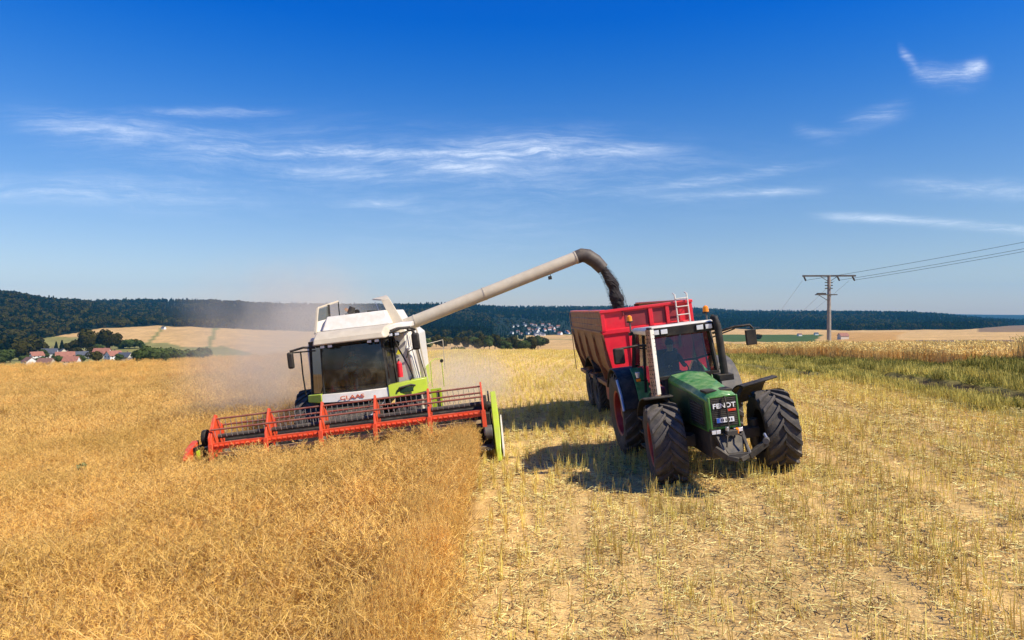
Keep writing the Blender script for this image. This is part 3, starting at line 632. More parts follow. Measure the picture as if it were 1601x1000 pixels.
# ------------------------------------------------------------ tractor
TR = empty('tractor', (3.83, 12.75, -3.06), MR)
tag(TR, 'green tractor with red rims and white cab roof facing the camera', 'tractor')
def tractor():
    t = TR
    make_wheel(t, 'wheel', (-.90, 0, .73), .74, .60, .40, -1, lugs=17, flip=1, yaw=R(-6))
    make_wheel(t, 'wheel', (1.16, 0, .73), .74, .60, .40, 1, lugs=17, flip=1, yaw=R(-6))
    make_wheel(t, 'wheel', (-.90, 2.85, .90), .92, .66, .50, -1, lugs=20)
    make_wheel(t, 'wheel', (1.06, 2.85, .90), .92, .66, .50, 1, lugs=20)
    # hood: lofted shell
    def sec(y, hw, zt, zb, ch=.09, crown=.03):
        return [(-hw, y, zb), (-hw, y, zt - ch), (-hw + ch * .8, y, zt - .012), (0, y, zt + crown), (hw - ch * .8, y, zt - .012), (hw, y, zt - ch), (hw, y, zb)]
    c0 = -.11
    def off(q, d): return [(x + d, y, z) for x, y, z in q]
    h = MB(); h.loft([off(sec(-1.13, .255, 1.66, 1.10), c0), off(sec(-1.06, .285, 1.70, 1.06), c0), off(sec(-.2, .33, 1.77, 1.04), c0 + .03), off(sec(.96, .41, 1.86, 1.04), c0 + .06)], 'green')
    hood = h.build('hood', t, bevel=.012)
    b = MB()
    for s in (-1, 1):
        x = c0 + s * .34 + .01
        def ww(y): return .288 + (.335 - .288) * (y + 1.06) / .86 if y < -.2 else .335 + (.415 - .335) * (y + .2) / 1.16
        def cc(y): return c0 + (.03 * (y + 1.06) / .86 if y < -.2 else .03 + .03 * (y + .2) / 1.16)
        def pan(y0_, y1_, za, zb0, zb1, mm, pr):
            b.loft([[(cc(y) + s * (ww(y) + .002), y, za), (cc(y) + s * (ww(y) + pr), y, za), (cc(y) + s * (ww(y) + pr), y, zb), (cc(y) + s * (ww(y) + .002), y, zb)] for y, zb in ((y0_, zb0), (y1_, zb1))], mm)
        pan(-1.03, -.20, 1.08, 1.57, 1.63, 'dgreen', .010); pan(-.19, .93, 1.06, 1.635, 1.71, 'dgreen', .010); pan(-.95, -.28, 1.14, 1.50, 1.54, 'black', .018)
        for k in range(7): pan(-.93, -.30, 1.165 + k * .05, 1.18 + k * .05, 1.18 + k * .05, 'steel', .025)
        b.build('side_panel', hood, bevel=.004); b = MB()
    b = MB()
    for s in (-1, 1): b = MB(); b.box((c0 + s * .135 - .10, -1.0, 1.705), (c0 + s * .135 + .10, -.70, 1.742), 'black', X=Matrix.Translation((0, 0, 0))); b.build('air_vent', hood, bevel=.004)
    b = MB(); x0, x1 = c0 - .225, c0 + .225
    b.box((x0, -1.145, 1.14), (x1, -1.12, 1.635), 'black')
    for k in range(15): b.box((x0 + .01, -1.150, 1.155 + k * .032), (x1 - .01, -1.143, 1.163 + k * .032), 'steel')
    gr = b.build('grille', hood, bevel=.003)
    b = MB(); b.box((c0 - .255, -1.152, 1.11), (x0, -1.10, 1.65), 'green'); b.box((x1, -1.152, 1.11), (c0 + .255, -1.10, 1.65), 'green'); b.box((x0, -1.153, 1.635), (x1, -1.10, 1.662), 'green'); b.build('grille_frame', hood, bevel=.006)
    lettering('FENDT', .112, 'textwhite', hood, (c0 + .005, -1.158, 1.49), (R(90), 0, 0), sx=1.15)
    b = MB(); b.box((c0 + .05, -1.162, 1.385), (c0 + .20, -1.152, 1.425), 'textred'); b.build('badge', hood, bevel=.004)
    b = MB(); b.box((c0 - .15, -1.170, 1.21), (c0 + .15, -1.154, 1.29), 'textwhite'); b.box((c0 - .15, -1.172, 1.21), (c0 - .10, -1.168, 1.29), 'blue')
    for xx in (-.075, -.045, .0, .03, .06, .10): b.box((c0 + xx, -1.172, 1.228), (c0 + xx + .018, -1.169, 1.272), 'black')
    b.build('number_plate', t)
    for s in (-1, 1):
        b = MB(); b.box((c0 + s * .19 - .085, -1.19, 1.02), (c0 + s * .19 + .085, -1.06, 1.105), 'black'); b.box((c0 + s * .19 - .075, -1.197, 1.03), (c0 + s * .19 + .075, -1.185, 1.095), 'lamp'); b.box((c0 + s * .19 - .004, -1.20, 1.03), (c0 + s * .19 + .004, -1.19, 1.095), 'black'); b.build('headlight', t, bevel=.006)
    # engine, axle, chassis
    b = MB(); b.box((c0 - .26, -1.05, .58), (c0 + .26, .95, 1.08), 'steel'); b.box((-.40, .9, .62), (.34, 3.2, 1.35), 'steel'); b.box((-.16, 2.6, .85), (.16, 3.7, 1.1), 'steel')
    b.cyl((-1.0, 2.85, 1.0), (1.0, 2.85, 1.0), .19, m='steel'); b.build('chassis', t, bevel=.02)
    b = MB(); b.loft([[(x, -.16 * k, .74 - .11 * k) , (x, .16 * k, .74 - .11 * k), (x, .16 * k, .74 + .11 * k), (x, -.16 * k, .74 + .11 * k)] for x, k in ((-.84, .8), (-.5, .9), (0, 1.3), (.5, .9), (.86, .8))], 'steel')
    for s in (-1, 1): b.cyl((s * .80, -.0, .48), (s * .80, 0, .98), .09, m='steel'); b.cyl((s * .45, .22, .74), (s * .78, .22, .78), .035, m='chrome')
    b.build('front_axle', t, bevel=.01)
    # front linkage
    b = MB(); lx = -.06
    b.add([(lx - .24, -1.16, 1.0), (lx + .24, -1.16, 1.0), (lx + .13, -1.36, .72), (lx - .13, -1.36, .72), (lx - .24, -.95, 1.0), (lx + .24, -.95, 1.0), (lx + .13, -.95, .66), (lx - .13, -.95, .66)],
          [(0, 1, 2, 3), (4, 7, 6, 5), (0, 3, 7, 4), (1, 5, 6, 2), (0, 4, 5, 1), (3, 2, 6, 7)], 'steel')
    for s in (-1, 1):
        b.bar((lx + s * .23, -1.1, 1.0), (lx + s * .19, -1.44, .68), .045, .085, 'steel'); b.bar((lx + s * .19, -1.44, .68), (lx + s * .02, -1.50, .63), .05, .07, 'steel')
        b.cyl((lx + s * .21, -1.2, .92), (lx + s * .20, -1.45, .70), .028, m='grey')
    b.bar((lx - .18, -1.42, .68), (lx + .22, -1.42, .68), .09, .09, 'steel')
    b.bar((lx + .18, -1.44, .66), (lx + .54, -1.34, .82), .08, .10, 'black'); b.cyl((lx + .50, -1.42, .86), (lx + .57, -1.26, .85), .055, m='grey'); b.cyl((lx + .53, -1.38, .90), (lx + .53, -1.30, .96), .025, m='chrome')
    b.bar((lx - .18, -1.44, .68), (lx - .34, -1.32, .82), .08, .10, 'steel')
    b.box((lx - .09, -1.30, 1.0), (lx + .09, -1.16, 1.08), 'steel'); b.cyl((lx - .06, -1.22, .98), (lx - .06, -1.22, 1.14), .03, m='chrome'); b.cyl((lx + .10, -1.22, 1.0), (lx + .10, -1.26, 1.1), .03, m='amber')
    b.tube([(c0 + .02, -1.18, 1.66), (c0 + .03, -1.22, 1.4), (c0 + .02, -1.22, 1.1), (lx, -1.3, .98)], .016, 'black')
    b.tube([(c0 - .1, -1.1, 1.06), (lx - .1, -1.32, 1.0), (lx - .16, -1.4, .84)], .014, 'black'); b.tube([(c0 + .1, -1.1, 1.04), (lx + .14, -1.34, .98), (lx + .16, -1.4, .84)], .014, 'black')
    b.build('front_linkage', t, bevel=.008)
    # fenders
    b = MB(); b.arc((0, .02, .73), .84, -1.20, -.66, 84, 150, .03, 'black', 8); b.bar((-.84, .02, 1.58), (-.50, .1, 1.2), .05, .05, 'black'); b.build('front_fender', t, bevel=.008)
    b = MB(); b.loft([[(xx, .06 - (rr_ + dd) * math.cos(R(a_)), .72 + (rr_ + dd) * math.sin(R(a_)) + .16 * (xx - .66)) for xx, rr_, dd in ((.66, .86, 0), (1.34, .86, 0), (1.34, .86, .03), (.66, .86, .03))] for a_ in range(82, 156, 8)], 'black')
    b.bar((.70, .05, 1.58), (.42, .1, 1.2), .05, .05, 'black'); f = b.build('front_fender', t, bevel=.008)
    for s in (-1, 1):
        b = MB(); b.arc((0, 2.85, .90), .99, s * 1.23 if s < 0 else .80, -.66 if s < 0 else 1.40, 12, 150, .035, 'black' if s < 0 else 'grey', 18)
        b.prism([(1.86, .9), (1.88, 1.15), (2.10, 1.55), (2.45, 1.80), (2.95, 1.88), (2.95, 1.1), (2.2, .95)], 'x', s * .70, s * .74, 'black')
        fd = b.build('rear_fender', t, bevel=.008)
        b = MB(); xa, xb = (-.90, -.62) if s < 0 else (.66, .90)
        b.arc((0, 2.85, .92), 1.06, xa, xb, 10, 66, .05, 'green', 10); b.build('fender_panel', fd, bevel=.01)
        if s < 0:
            b = MB(); b.tube([(-1.25, 2.22, 1.72), (-1.25, 1.93, 1.42), (-1.25, 1.82, 1.10)], .03, 'chrome'); b.build('fender_trim', fd)
    # tank and steps
    b = MB(); b.box((-.92, .95, .52), (-.42, 1.72, 1.30), 'black'); b.build('fuel_tank', t, bevel=.03); b = MB(); b.box((.42, .95, .52), (.90, 1.72, 1.30), 'black'); b.build('fuel_tank', t, bevel=.03)
    for k in range(3): b = MB(); b.box((-1.02, 1.2, .40 + k * .28), (-.80, 1.6, .43 + k * .28), 'steel'); b.build('step', t)
    # cab
    y0, y1 = 1.0, 2.55; zt = 2.66
    cab = MB(); cab.box((-.66, y0, 1.30), (.62, y1, 1.42), 'cabin'); cab.box((-.50, 1.02, 1.42), (.44, 1.10, 1.84), 'cabin')
    cb = cab.build('cab', t, bevel=.01)
    b = MB()
    A = {'fl': (-.70, y0, 1.45, -.63, y0 + .10, zt), 'fr': (.60, y0, 1.45, .53, y0 + .10, zt), 'rl': (-.80, y1, 1.7, -.70, y1 - .05, zt), 'rr': (.72, y1, 1.7, .62, y1 - .05, zt)}
    for k, a in A.items(): b.bar(a[:3], a[3:], .06, .07, 'black')
    b.bar((-.70, y0, 1.80), (.60, y0, 1.80), .05, .06, 'black'); b.bar((-.75, 1.75, 1.45), (-.67, 1.75, zt), .05, .05, 'black'); b.bar((.67, 1.75, 1.45), (.6, 1.75, zt), .05, .05, 'black')
    b.bar((-.78, y1, 1.95), (.7, y1, 1.95), .05, .05, 'black'); b.build('cab_frame', cb)
    b = MB(); b.add([(-.68, y0 + .012, 1.83), (.575, y0 + .012, 1.83), (.525, y0 + .10, zt), (-.60, y0 + .10, zt)], [(0, 1, 2, 3)], 'glass'); b.build('windshield', cb)
    for s, xa, xb in ((-1, -.735, -.665), (1, .655, .575)): b = MB(); b.add([(xa, y0 + .03, 1.5), (xa, y1 - .03, 1.95), (xb, y1 - .08, zt), (xb, y0 + .12, zt)], [(0, 1, 2, 3)], 'glass'); b.build('side_window', cb)
    b = MB(); b.add([(-.76, y1, 1.98), (.68, y1, 1.98), (.60, y1 - .05, zt), (-.68, y1 - .05, zt)], [(0, 1, 2, 3)], 'rglass'); b.build('rear_window', cb)
    b = MB()
    b.loft([[(-.76, .84, 2.68), (.60, .84, 2.68), (.60, 2.42, 2.68), (-.76, 2.42, 2.68)], [(-.78, .82, 2.80), (.62, .82, 2.80), (.62, 2.40, 2.76), (-.78, 2.40, 2.76)], [(-.72, .90, 2.86), (.56, .90, 2.86), (.56, 2.34, 2.80), (-.72, 2.34, 2.80)]], 'white')
    rf = b.build('cab_roof', cb, bevel=.02)
    b = MB(); b.box((-.76, .79, 2.645), (.60, .835, 2.825), 'black'); b.build('roof_visor', cb, bevel=.01)
    for x in (-.64, -.47, .25, .43):
        b = MB(); b.box((x - .078, .765, 2.685), (x + .078, .80, 2.795), 'black'); b.box((x - .066, .758, 2.695), (x + .066, .77, 2.785), 'lamp'); b.build('work_light', cb, bevel=.006)
    # dashboard, wheel, seat
    b = MB(); b.box((-.28, 1.12, 1.70), (.20, 1.34, 1.86), 'cabin'); b.cyl((-.05, 1.3, 1.5), (-.05, 1.46, 1.86), .03, m='black')
    pts = [(-.05 + .19 * math.cos(a), 1.50 + .12 * math.sin(a), 1.90 + .14 * math.sin(a)) for a in np.linspace(0, 2 * math.pi, 17)]; b.tube(pts, .014, 'black', 6); b.build('steering_wheel', cb)
    b = MB(); b.box((-.30, 1.86, 1.48), (.20, 2.3, 1.62), 'cabin'); b.box((-.28, 2.26, 1.58), (.18, 2.40, 2.26), 'cabin'); b.build('seat', cb, bevel=.04)
    # exhaust with perforated guard on the left, intake on the right
    b = MB(); b.cyl((-.80, .66, 1.42), (-.79, .66, 2.86), .055, m='steel'); b.cyl((-.80, .66, 1.30), (-.80, .66, 1.52), .10, m='black'); b.build('exhaust_pipe', t)
    b = MB(); b.cyl((-.81, .64, 1.50), (-.79, .64, 2.82), .088, .080, m='rusty', n=18, cap=False)
    for k in range(16):
        for a in range(7):
            an = a * .55 - 2.9 + (k % 2) * .27; z = 1.58 + k * .076; x = -.81 + (z - 1.5) * .015; b.cyl((x + .084 * math.cos(an), .64 + .084 * math.sin(an), z), (x + .089 * math.cos(an), .64 + .089 * math.sin(an), z), .013, m='black', n=6)
    b.prism([(x, y) for x, y in [(.0, -.095), (.05, -.08), (.085, -.04), (.095, .0), (.09, .03), (.083, .0), (.07, -.04), (.04, -.07), (0, -.083)]], 'z', 1.55, 2.82, 'white', X=Matrix.Translation((-.80, .64, 0)))  # white strip paints the sunlit right side onto the rusty guard
    b.build('exhaust_guard', t)
    b = MB(); b.tube([(.62, .72, 1.72), (.60, .72, 2.4), (.59, .72, 2.74), (.57, .76, 2.88), (.53, .82, 2.92)], [.075, .075, .07, .065, .055], 'black', 14); b.box((.45, .55, 1.66), (.74, .95, 1.78), 'black'); b.build('air_intake', t, bevel=.01)
    # mirrors
    b = MB(); b.tube([(-.66, 1.0, 2.48), (-1.0, .93, 2.52), (-1.36, .9, 2.50)], .022, 'black'); b.tube([(-.66, 1.0, 2.40), (-1.0, .95, 2.47)], .015, 'black')
    m_ = b.build('mirror_arm', t); b = MB(); b.box((-1.50, .86, 2.20), (-1.28, .95, 2.52), 'black'); b.build('mirror', m_, bevel=.03)
    b = MB(); b.tube([(.56, 1.0, 2.58), (.75, .95, 2.61), (1.0, .92, 2.66), (1.30, .9, 2.66), (1.36, .9, 2.58)], .024, 'black'); b.tube([(.56, 1.0, 2.5), (1.0, .92, 2.62)], .014, 'black')
    m_ = b.build('mirror_arm', t); b = MB(); b.box((1.20, .86, 2.26), (1.40, .94, 2.56), 'black'); b.box((1.215, .94, 2.275), (1.385, .946, 2.545), 'chrome'); b.build('mirror', m_, bevel=.03)
    for x, y, z in ((-.80, 2.3, 2.70), (.60, 1.35, 2.74)):
        b = MB(); b.cyl((x, y, z), (x, y, z + .25), .018, m='grey'); b.box((x - .05, y - .05, z - .05), (x + .05, y + .05, z + .02), 'black'); p = b.build('beacon_post', t)
        b = MB(); b.cyl((x, y, z + .24), (x, y, z + .27), .07, m='black', n=16); b.cyl((x, y, z + .27), (x, y, z + .37), .062, .055, 'amber', 16); b.cyl((x, y, z + .37), (x, y, z + .40), .055, .02, 'amber', 16); b.build('beacon', p)
    for x, y, z in ((-.93, 1.55, 1.80), (.80, 1.35, 1.86)):
        b = MB(); b.box((x - .05, y - .04, z - .08), (x + .05, y + .03, z), 'black'); b.box((x - .045, y - .052, z - .07), (x + .045, y - .04, z - .01), 'amber'); b.cyl((x, y, z), (x, y, z + .12), .03, .05, 'lamp'); b.bar((x, y, z - .05), (x * .75, y + .15, z - .1), .02, .02, 'black'); b.build('indicator_lamp', t, bevel=.006)
tractor()
def on(root, p):
    bpy.context.view_layer.update(); return root.matrix_world @ Vector(p)
person('driver in dark navy overalls seated behind the tractor windshield', on(TR, (-.05, 2.08, 1.62)), MR, seated(), 'navy', 'navy', (0, -.02, .75))

# ------------------------------------------------------------ trailer
WR = empty('tipping_trailer', (4.03, 18.6, -3.03), (0, R(-7.2), R(2.4)))
tag(WR, 'high sided red grain trailer with dusty side painted darker brown as shade and white ladder behind the tractor', 'trailer')
def trailer():
    w = WR; L = 6.3
    # tub: side walls taper inwards below the extension
    def ring(y, k=1.0): return [(-1.24, 2.62), (-1.20, 2.2), (-1.10, 1.6), (-.85, 1.2), (-.5, 1.12), (.5, 1.12), (.85, 1.2), (1.10, 1.6), (1.20, 2.2), (1.24, 2.62)]
    b = MB(); o_ = ring(0); i_ = [(x * .965, z + .03) for x, z in o_]
    sec = lambda y: [(x, y, z) for x, z in o_] + [(x, y, z) for x, z in reversed(i_)]
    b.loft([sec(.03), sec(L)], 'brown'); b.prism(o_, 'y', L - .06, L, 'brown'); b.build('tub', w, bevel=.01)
    b = MB(); b.prism(o_, 'y', 0.0, .05, 'red'); fw = b.build('front_wall', w, bevel=.01)
    b = MB(); b.box((-1.27, -.05, 2.57), (1.27, .02, 2.69), 'red')
    for x in (-.52, .15): b.box((x - .045, -.045, 1.2), (x + .045, -.002, 2.57), 'red')
    b.box((-.85, -.05, 1.15), (.85, -.002, 1.26), 'red')
    b.box((-1.10, -.045, 1.55), (1.10, -.003, 1.62), 'red') if False else None
    b.build('rib', fw, bevel=.01)
    # extension boards
    b = MB(); b.box((-1.25, -.01, 2.66), (1.25, .04, 3.20), 'red'); b.box((-.60, -.020, 2.72), (.05, -.010, 3.12), 'dred'); b.box((.16, -.018, 2.72), (.52, -.010, 3.12), 'dred'); b.box((.62, -.018, 2.72), (.86, -.010, 3.12), 'dred')
    ex = b.build('front_extension', w, bevel=.008)
    b = MB()
    for x, q in ((-1.21, .05), (.105, .055), (.57, .05), (1.21, .05)): b.box((x - q, -.07, 2.66), (x + q, -.012, 3.18), 'red')
    b.box((-1.28, -.09, 3.16), (1.28, .05, 3.235), 'red'); b.box((-.66, -.06, 3.02), (-.62, -.012, 3.16), 'dred'); b.build('rim_rail', ex, bevel=.008)
    for s in (-1, 1):
        b = MB()
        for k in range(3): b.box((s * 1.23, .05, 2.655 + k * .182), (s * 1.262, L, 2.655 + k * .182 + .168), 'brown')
        b.box((s * 1.20 - .05, .0, 3.19), (s * 1.20 + .08, L + .02, 3.245), 'red')
        ee = b.build('side_extension', w, bevel=.008)
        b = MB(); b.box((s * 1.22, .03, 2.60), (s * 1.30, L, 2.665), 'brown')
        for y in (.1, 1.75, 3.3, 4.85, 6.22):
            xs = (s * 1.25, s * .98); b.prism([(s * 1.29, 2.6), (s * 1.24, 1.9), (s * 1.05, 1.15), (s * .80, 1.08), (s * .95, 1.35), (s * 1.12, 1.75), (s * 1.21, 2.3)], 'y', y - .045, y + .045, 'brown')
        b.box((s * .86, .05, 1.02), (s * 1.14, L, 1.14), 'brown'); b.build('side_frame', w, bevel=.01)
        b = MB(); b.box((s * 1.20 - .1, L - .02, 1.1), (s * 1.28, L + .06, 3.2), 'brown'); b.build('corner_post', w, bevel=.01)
    b = MB(); b.box((-.45, -.4, .82), (.45, L, 1.06), 'dred'); b.bar((-.35, -.3, .9), (-.05, -2.35, .68), .12, .16, 'dred'); b.bar((.35, -.3, .9), (.05, -2.35, .68), .12, .16, 'dred'); b.box((-.1, -2.6, .6), (.1, -2.3, .76), 'steel')
    b.prism([(-.1, 1.12), (1.5, 1.05), (1.5, .62), (.9, .62), (.3, .8)], 'x', -1.1, -.95, 'dred'); b.prism([(-.1, 1.12), (1.5, 1.05), (1.5, .62), (.9, .62), (.3, .8)], 'x', .95, 1.1, 'dred')
    b.cyl((-.95, 3.0, .62), (.95, 3.0, .62), .08, m='steel'); b.cyl((-.95, 4.5, .62), (.95, 4.5, .62), .08, m='steel')
    b.prism([(2.1, 1.0), (5.4, 1.0), (4.4, .6), (3.1, .6)], 'x', -.5, -.4, 'dred'); b.prism([(2.1, 1.0), (5.4, 1.0), (4.4, .6), (3.1, .6)], 'x', .4, .5, 'dred'); b.build('chassis', w, bevel=.01)
    for s in (-1, 1): b = MB(); b.arc((0, 3.75, .15), 1.55, s * 1.18 if s < 0 else .70, -.70 if s < 0 else 1.18, 48, 132, .03, 'black', 12); b.build('mudguard', w)
    for s in (-1, 1):
        for y in (3.0, 4.5): make_wheel(w, 'wheel', (s * .96, y, .60), .62, .45, .30, s, 'grey', lugs=24)
    # ladder
    b = MB()
    for x in (.80, 1.13): b.tube([(x, -.16, 2.3), (x, -.14, 3.2), (x, -.12, 3.42), (x, .05, 3.46)], .02, 'white', 6)
    for k in range(5): b.tube([(.80, -.155, 2.42 + k * .22), (1.13, -.155, 2.42 + k * .22)], .016, 'white', 6)
    for x in (.80, 1.13):
        for z in (2.5, 3.1): b.bar((x, -.15, z), (x, -.02, z), .02, .02, 'white')
    b.build('ladder', w)
trailer()

# ------------------------------------------------------------ combine harvester
CR = empty('combine_harvester', (-3.97, 16.4, -3.94), (0, R(-6.8), R(2.4)))
tag(CR, 'white and lime combine harvester with wide orange reel cutting the ripe crop', 'combine')
def combine():
    c = CR
    # header
    b = MB(); b.box((-3.6, .98, .30), (3.62, 1.06, 1.10), 'steel'); b.box((-3.6, 1.0, 1.08), (3.62, 1.16, 1.20), 'steel'); b.box((-3.6, -.15, .26), (3.62, 1.0, .31), 'grey')
    for x in (-3.55, 3.57): b.prism([(-.2, .24), (1.1, .24), (1.1, 1.15), (.4, .9)], 'x', x - .03, x + .03, 'steel')
    hd = b.build('header', c, bevel=.01)
    b = MB(); b.cyl((-3.5, .62, .62), (3.5, .62, .62), .19, m='steel', n=16)
    for s in (-1, 1):
        pts = [(s * (.5 + k * .0375), .62 + .30 * math.cos(k * .39), .62 + .30 * math.sin(k * .39)) for k in range(80)]
        vs = []; fs = []
        for k in range(80):
            a = k * .39; x = s * (.5 + k * .0375); vs += [(x, .62 + .19 * math.cos(a), .62 + .19 * math.sin(a)), (x, .62 + .32 * math.cos(a), .62 + .32 * math.sin(a))]
            if k: fs.append((2 * k - 2, 2 * k - 1, 2 * k + 1, 2 * k))
        b.add(vs, fs, 'grey')
    b.build('auger', hd)
    b = MB(); b.box((-3.55, -.30, .24), (3.57, -.16, .28), 'steel')
    for k in range(94): x = -3.5 + k * .0755; b.prism([(x - .02, -.30), (x + .02, -.30), (x, -.40)], 'z', .245, .265, 'grey')
    b.build('cutter_bar', hd)
    # reel
    cy, cz, rr = .16, 1.30, .42; X0, X1 = -2.98, 3.44
    b = MB(); b.cyl((X0, cy, cz), (X1, cy, cz), .055, m='steel', n=10); reel = b.build('reel', c)
    for k, a in enumerate((90, 150, 208, 268, 330, 32)):
        y = cy + rr * math.cos(R(a)); z = cz + rr * math.sin(R(a)); b = MB(); front_ = k == 2
        if front_:
            b.box((X0, y - .05, z - .05), (X1, y + .02, z + .10), 'orange')
            for q in range(52):
                x = X0 + .08 + q * .1225
                b.cyl((x, y - .055, z + .03), (x + .075, y - .055, z + .03), .032, m='orange', n=8)
        else: b.cyl((X0, y, z), (X1, y, z), .022, m='reelbar', n=8)
        if k == 3: b.box((X0, y - .035, z - .05), (X1, y + .02, z + .03), 'wood')
        b.build('reel_bat', reel)
    b = MB()
    for k, a in enumerate((90, 150, 330, 32)):
        y = cy + rr * math.cos(R(a)); z = cz + rr * math.sin(R(a))
        for q in range(50):
            x = X0 + .10 + q * .128; b.tube([(x, y, z), (x, y - .015, z - .10), (x, y + .02, z - .19)], .0075, 'tine', 4)
    tag(b.build('reel_tines', reel), kind='stuff')
    for i, x in enumerate((-2.98, -1.70, -.42, .86, 2.15, 3.44)):
        b = MB(); w = .022
        b.prism([(cy - .02, cz + .53), (cy + .08, cz + .50), (cy + .20, cz + .10), (cy - .05, cz - .15), (cy - .46, cz - .28), (cy - .50, cz - .42), (cy - .44, cz + .02)], 'x', x - w, x + w, 'orange')
        b.prism([(cy + .08, cz + .40), (cy + .42, cz + .20), (cy + .40, cz - .16), (cy + .1, cz - .45), (cy + .0, cz - .1)], 'x', x - w * .7, x + w * .7, 'orange')
        if i == 0: b.prism([(cy - .46, cz + .05), (cy - .06, cz + .46), (cy + .42, cz + .25), (cy + .42, cz - .2), (cy - .05, cz - .48), (cy - .48, cz - .40)], 'x', x - .05, x - .02, 'orange')
        b.bar((x, cy - .46, cz - .10), (x, cy - .50, cz - .50), .10, .05, 'orange'); b.build('reel_spider', reel, bevel=.006)
    b = MB()
    for s, x in ((-1, -3.30), (1, 3.54)):
        b = MB(); b.bar((x, 1.1, 1.15), (x, .25, 1.28), .09, .10, 'steel'); b.cyl((x - .1, .4, 1.2), (x + .1, .4, 1.2), .09, m='black'); b.cyl((x, 1.0, .9), (x, .5, 1.2), .03, m='chrome')
        b.cyl((x - s * .05 - .05, .15, 1.30), (x - s * .05 + .05, .15, 1.30), .20, m='black', n=18); b.build('reel_arm', hd, bevel=.008)
    # crop dividers
    b = MB(); x = 3.70
    b.loft([[(x - .06, -.62, .02), (x + .04, -.62, .02), (x + .04, -.60, .10), (x - .06, -.60, .10)], [(x - .10, -.25, .05), (x + .10, -.25, .05), (x + .08, -.2, .62), (x - .06, -.2, .62)], [(x - .10, .3, .1), (x + .12, .3, .1), (x + .08, .35, 1.12), (x - .06, .35, 1.12)], [(x - .08, .9, .2), (x + .12, .9, .2), (x + .08, .9, 1.48), (x - .05, .9, 1.48)]], 'lime')
    dv = b.build('crop_divider', hd, bevel=.012)
    b = MB(); b.loft([[(x + .09, -.5, .08), (x + .12, -.5, .08), (x + .12, -.5, .28), (x + .09, -.5, .28)], [(x + .12, .2, .12), (x + .15, .2, .12), (x + .15, .2, .86), (x + .12, .2, .86)], [(x + .13, .5, .5), (x + .16, .5, .5), (x + .16, .5, .92), (x + .13, .5, .92)]], 'white'); b.box((x - .13, .35, .95), (x - .09, .95, 1.5), 'black'); b.box((x - .12, -.1, .1), (x - .09, .5, .7), 'dgreen')
    b.build('side_shield', dv, bevel=.006)
    b = MB(); b.cyl((3.42, -.05, .62), (3.60, -.05, .62), .17, m='grey', n=20); b.cyl((3.40, -.05, .62), (3.43, -.05, .62), .08, m='chrome', n=16); b.box((3.36, .1, .25), (3.58, .9, 1.05), 'black'); b.build('reel_drive', hd, bevel=.01)
    b = MB(); x = -3.42
    b.loft([[(x - .04, -.75, .95), (x + .02, -.75, .95), (x + .02, -.75, 1.0), (x - .04, -.75, 1.0)], [(x - .14, -.35, .88), (x + .02, -.35, .88), (x + .02, -.3, 1.16), (x - .14, -.3, 1.16)], [(x - .14, .1, 1.02), (x + .02, .1, 1.02), (x + .02, .1, 1.28), (x - .14, .1, 1.28)]], 'orange'); b.box((x - .10, .0, .25), (x, 1.0, 1.02), 'dgreen')
    b.box((x + .03, -.3, .85), (x + .09, .2, 1.16), 'black'); b.box((x + .09, -.32, .86), (x + .13, -.1, 1.08), 'lime'); b.cyl((x + .30, .1, 1.12), (x + .42, .1, 1.12), .20, m='black', n=16); b.build('crop_divider', hd, bevel=.01)
    # feeder house
    b = MB(); b.loft([[(-.75, 1.05, .45), (.75, 1.05, .45), (.75, 1.05, 1.15), (-.75, 1.05, 1.15)], [(-.70, 2.9, 1.0), (.70, 2.9, 1.0), (.70, 2.9, 1.75), (-.70, 2.9, 1.75)]], 'steel')
    for x in (-.9, .9): b.bar((x, 1.1, .6), (x, 2.8, 1.1), .1, .1, 'chrome')
    b.tube([(.4, 1.2, 1.25), (.5, 1.7, 1.5), (.6, 2.2, 1.6)], .02, 'black'); b.tube([(.5, 1.2, 1.2), (.7, 1.6, 1.3), (.8, 2.2, 1.5)], .02, 'chrome'); b.build('feeder_house', c, bevel=.02)
    # wheels and axle
    make_wheel(c, 'wheel', (-1.38, 3.1, .95), .97, .72, .45, -1, 'white', lugs=20); make_wheel(c, 'wheel', (1.38, 3.1, .95), .97, .72, .45, 1, 'white', lugs=20)
    make_wheel(c, 'wheel', (-1.2, 7.0, .62), .64, .45, .30, -1, 'white'); make_wheel(c, 'wheel', (1.2, 7.0, .62), .64, .45, .30, 1, 'white')
    b = MB(); b.box((-1.0, 2.9, .8), (1.0, 3.3, 1.2), 'steel'); b.box((-1.0, 6.9, .5), (1.0, 7.1, .75), 'steel'); b.box((-.75, 2.8, 1.2), (.75, 8.0, 1.6), 'steel'); b.build('chassis', c, bevel=.02)
    # body
    b = MB(); b.loft([[(x, y, z) for x, z in ((-1.45, 1.5), (1.60, 1.5), (1.60, 3.1), (1.35, 3.35), (-1.30, 3.35), (-1.45, 3.1))] for y in (3.35, 7.6)] , 'white')
    b.loft([[(x, 7.6, z) for x, z in ((-1.45, 1.5), (1.60, 1.5), (1.60, 3.1), (1.35, 3.35), (-1.30, 3.35), (-1.45, 3.1))], [(x, 8.7, z) for x, z in ((-1.3, 1.3), (1.4, 1.3), (1.4, 2.2), (1.2, 2.5), (-1.1, 2.5), (-1.3, 2.2))]], 'lime')
    body = b.build('body', c, bevel=.03)
    b = MB(); b.box((-1.47, 3.5, 1.35), (-1.44, 7.4, 1.95), 'lime'); b.build('side_stripe', body, bevel=.01); b = MB(); b.box((1.59, 3.5, 1.35), (1.62, 7.4, 1.95), 'lime'); b.build('side_stripe', body, bevel=.01)
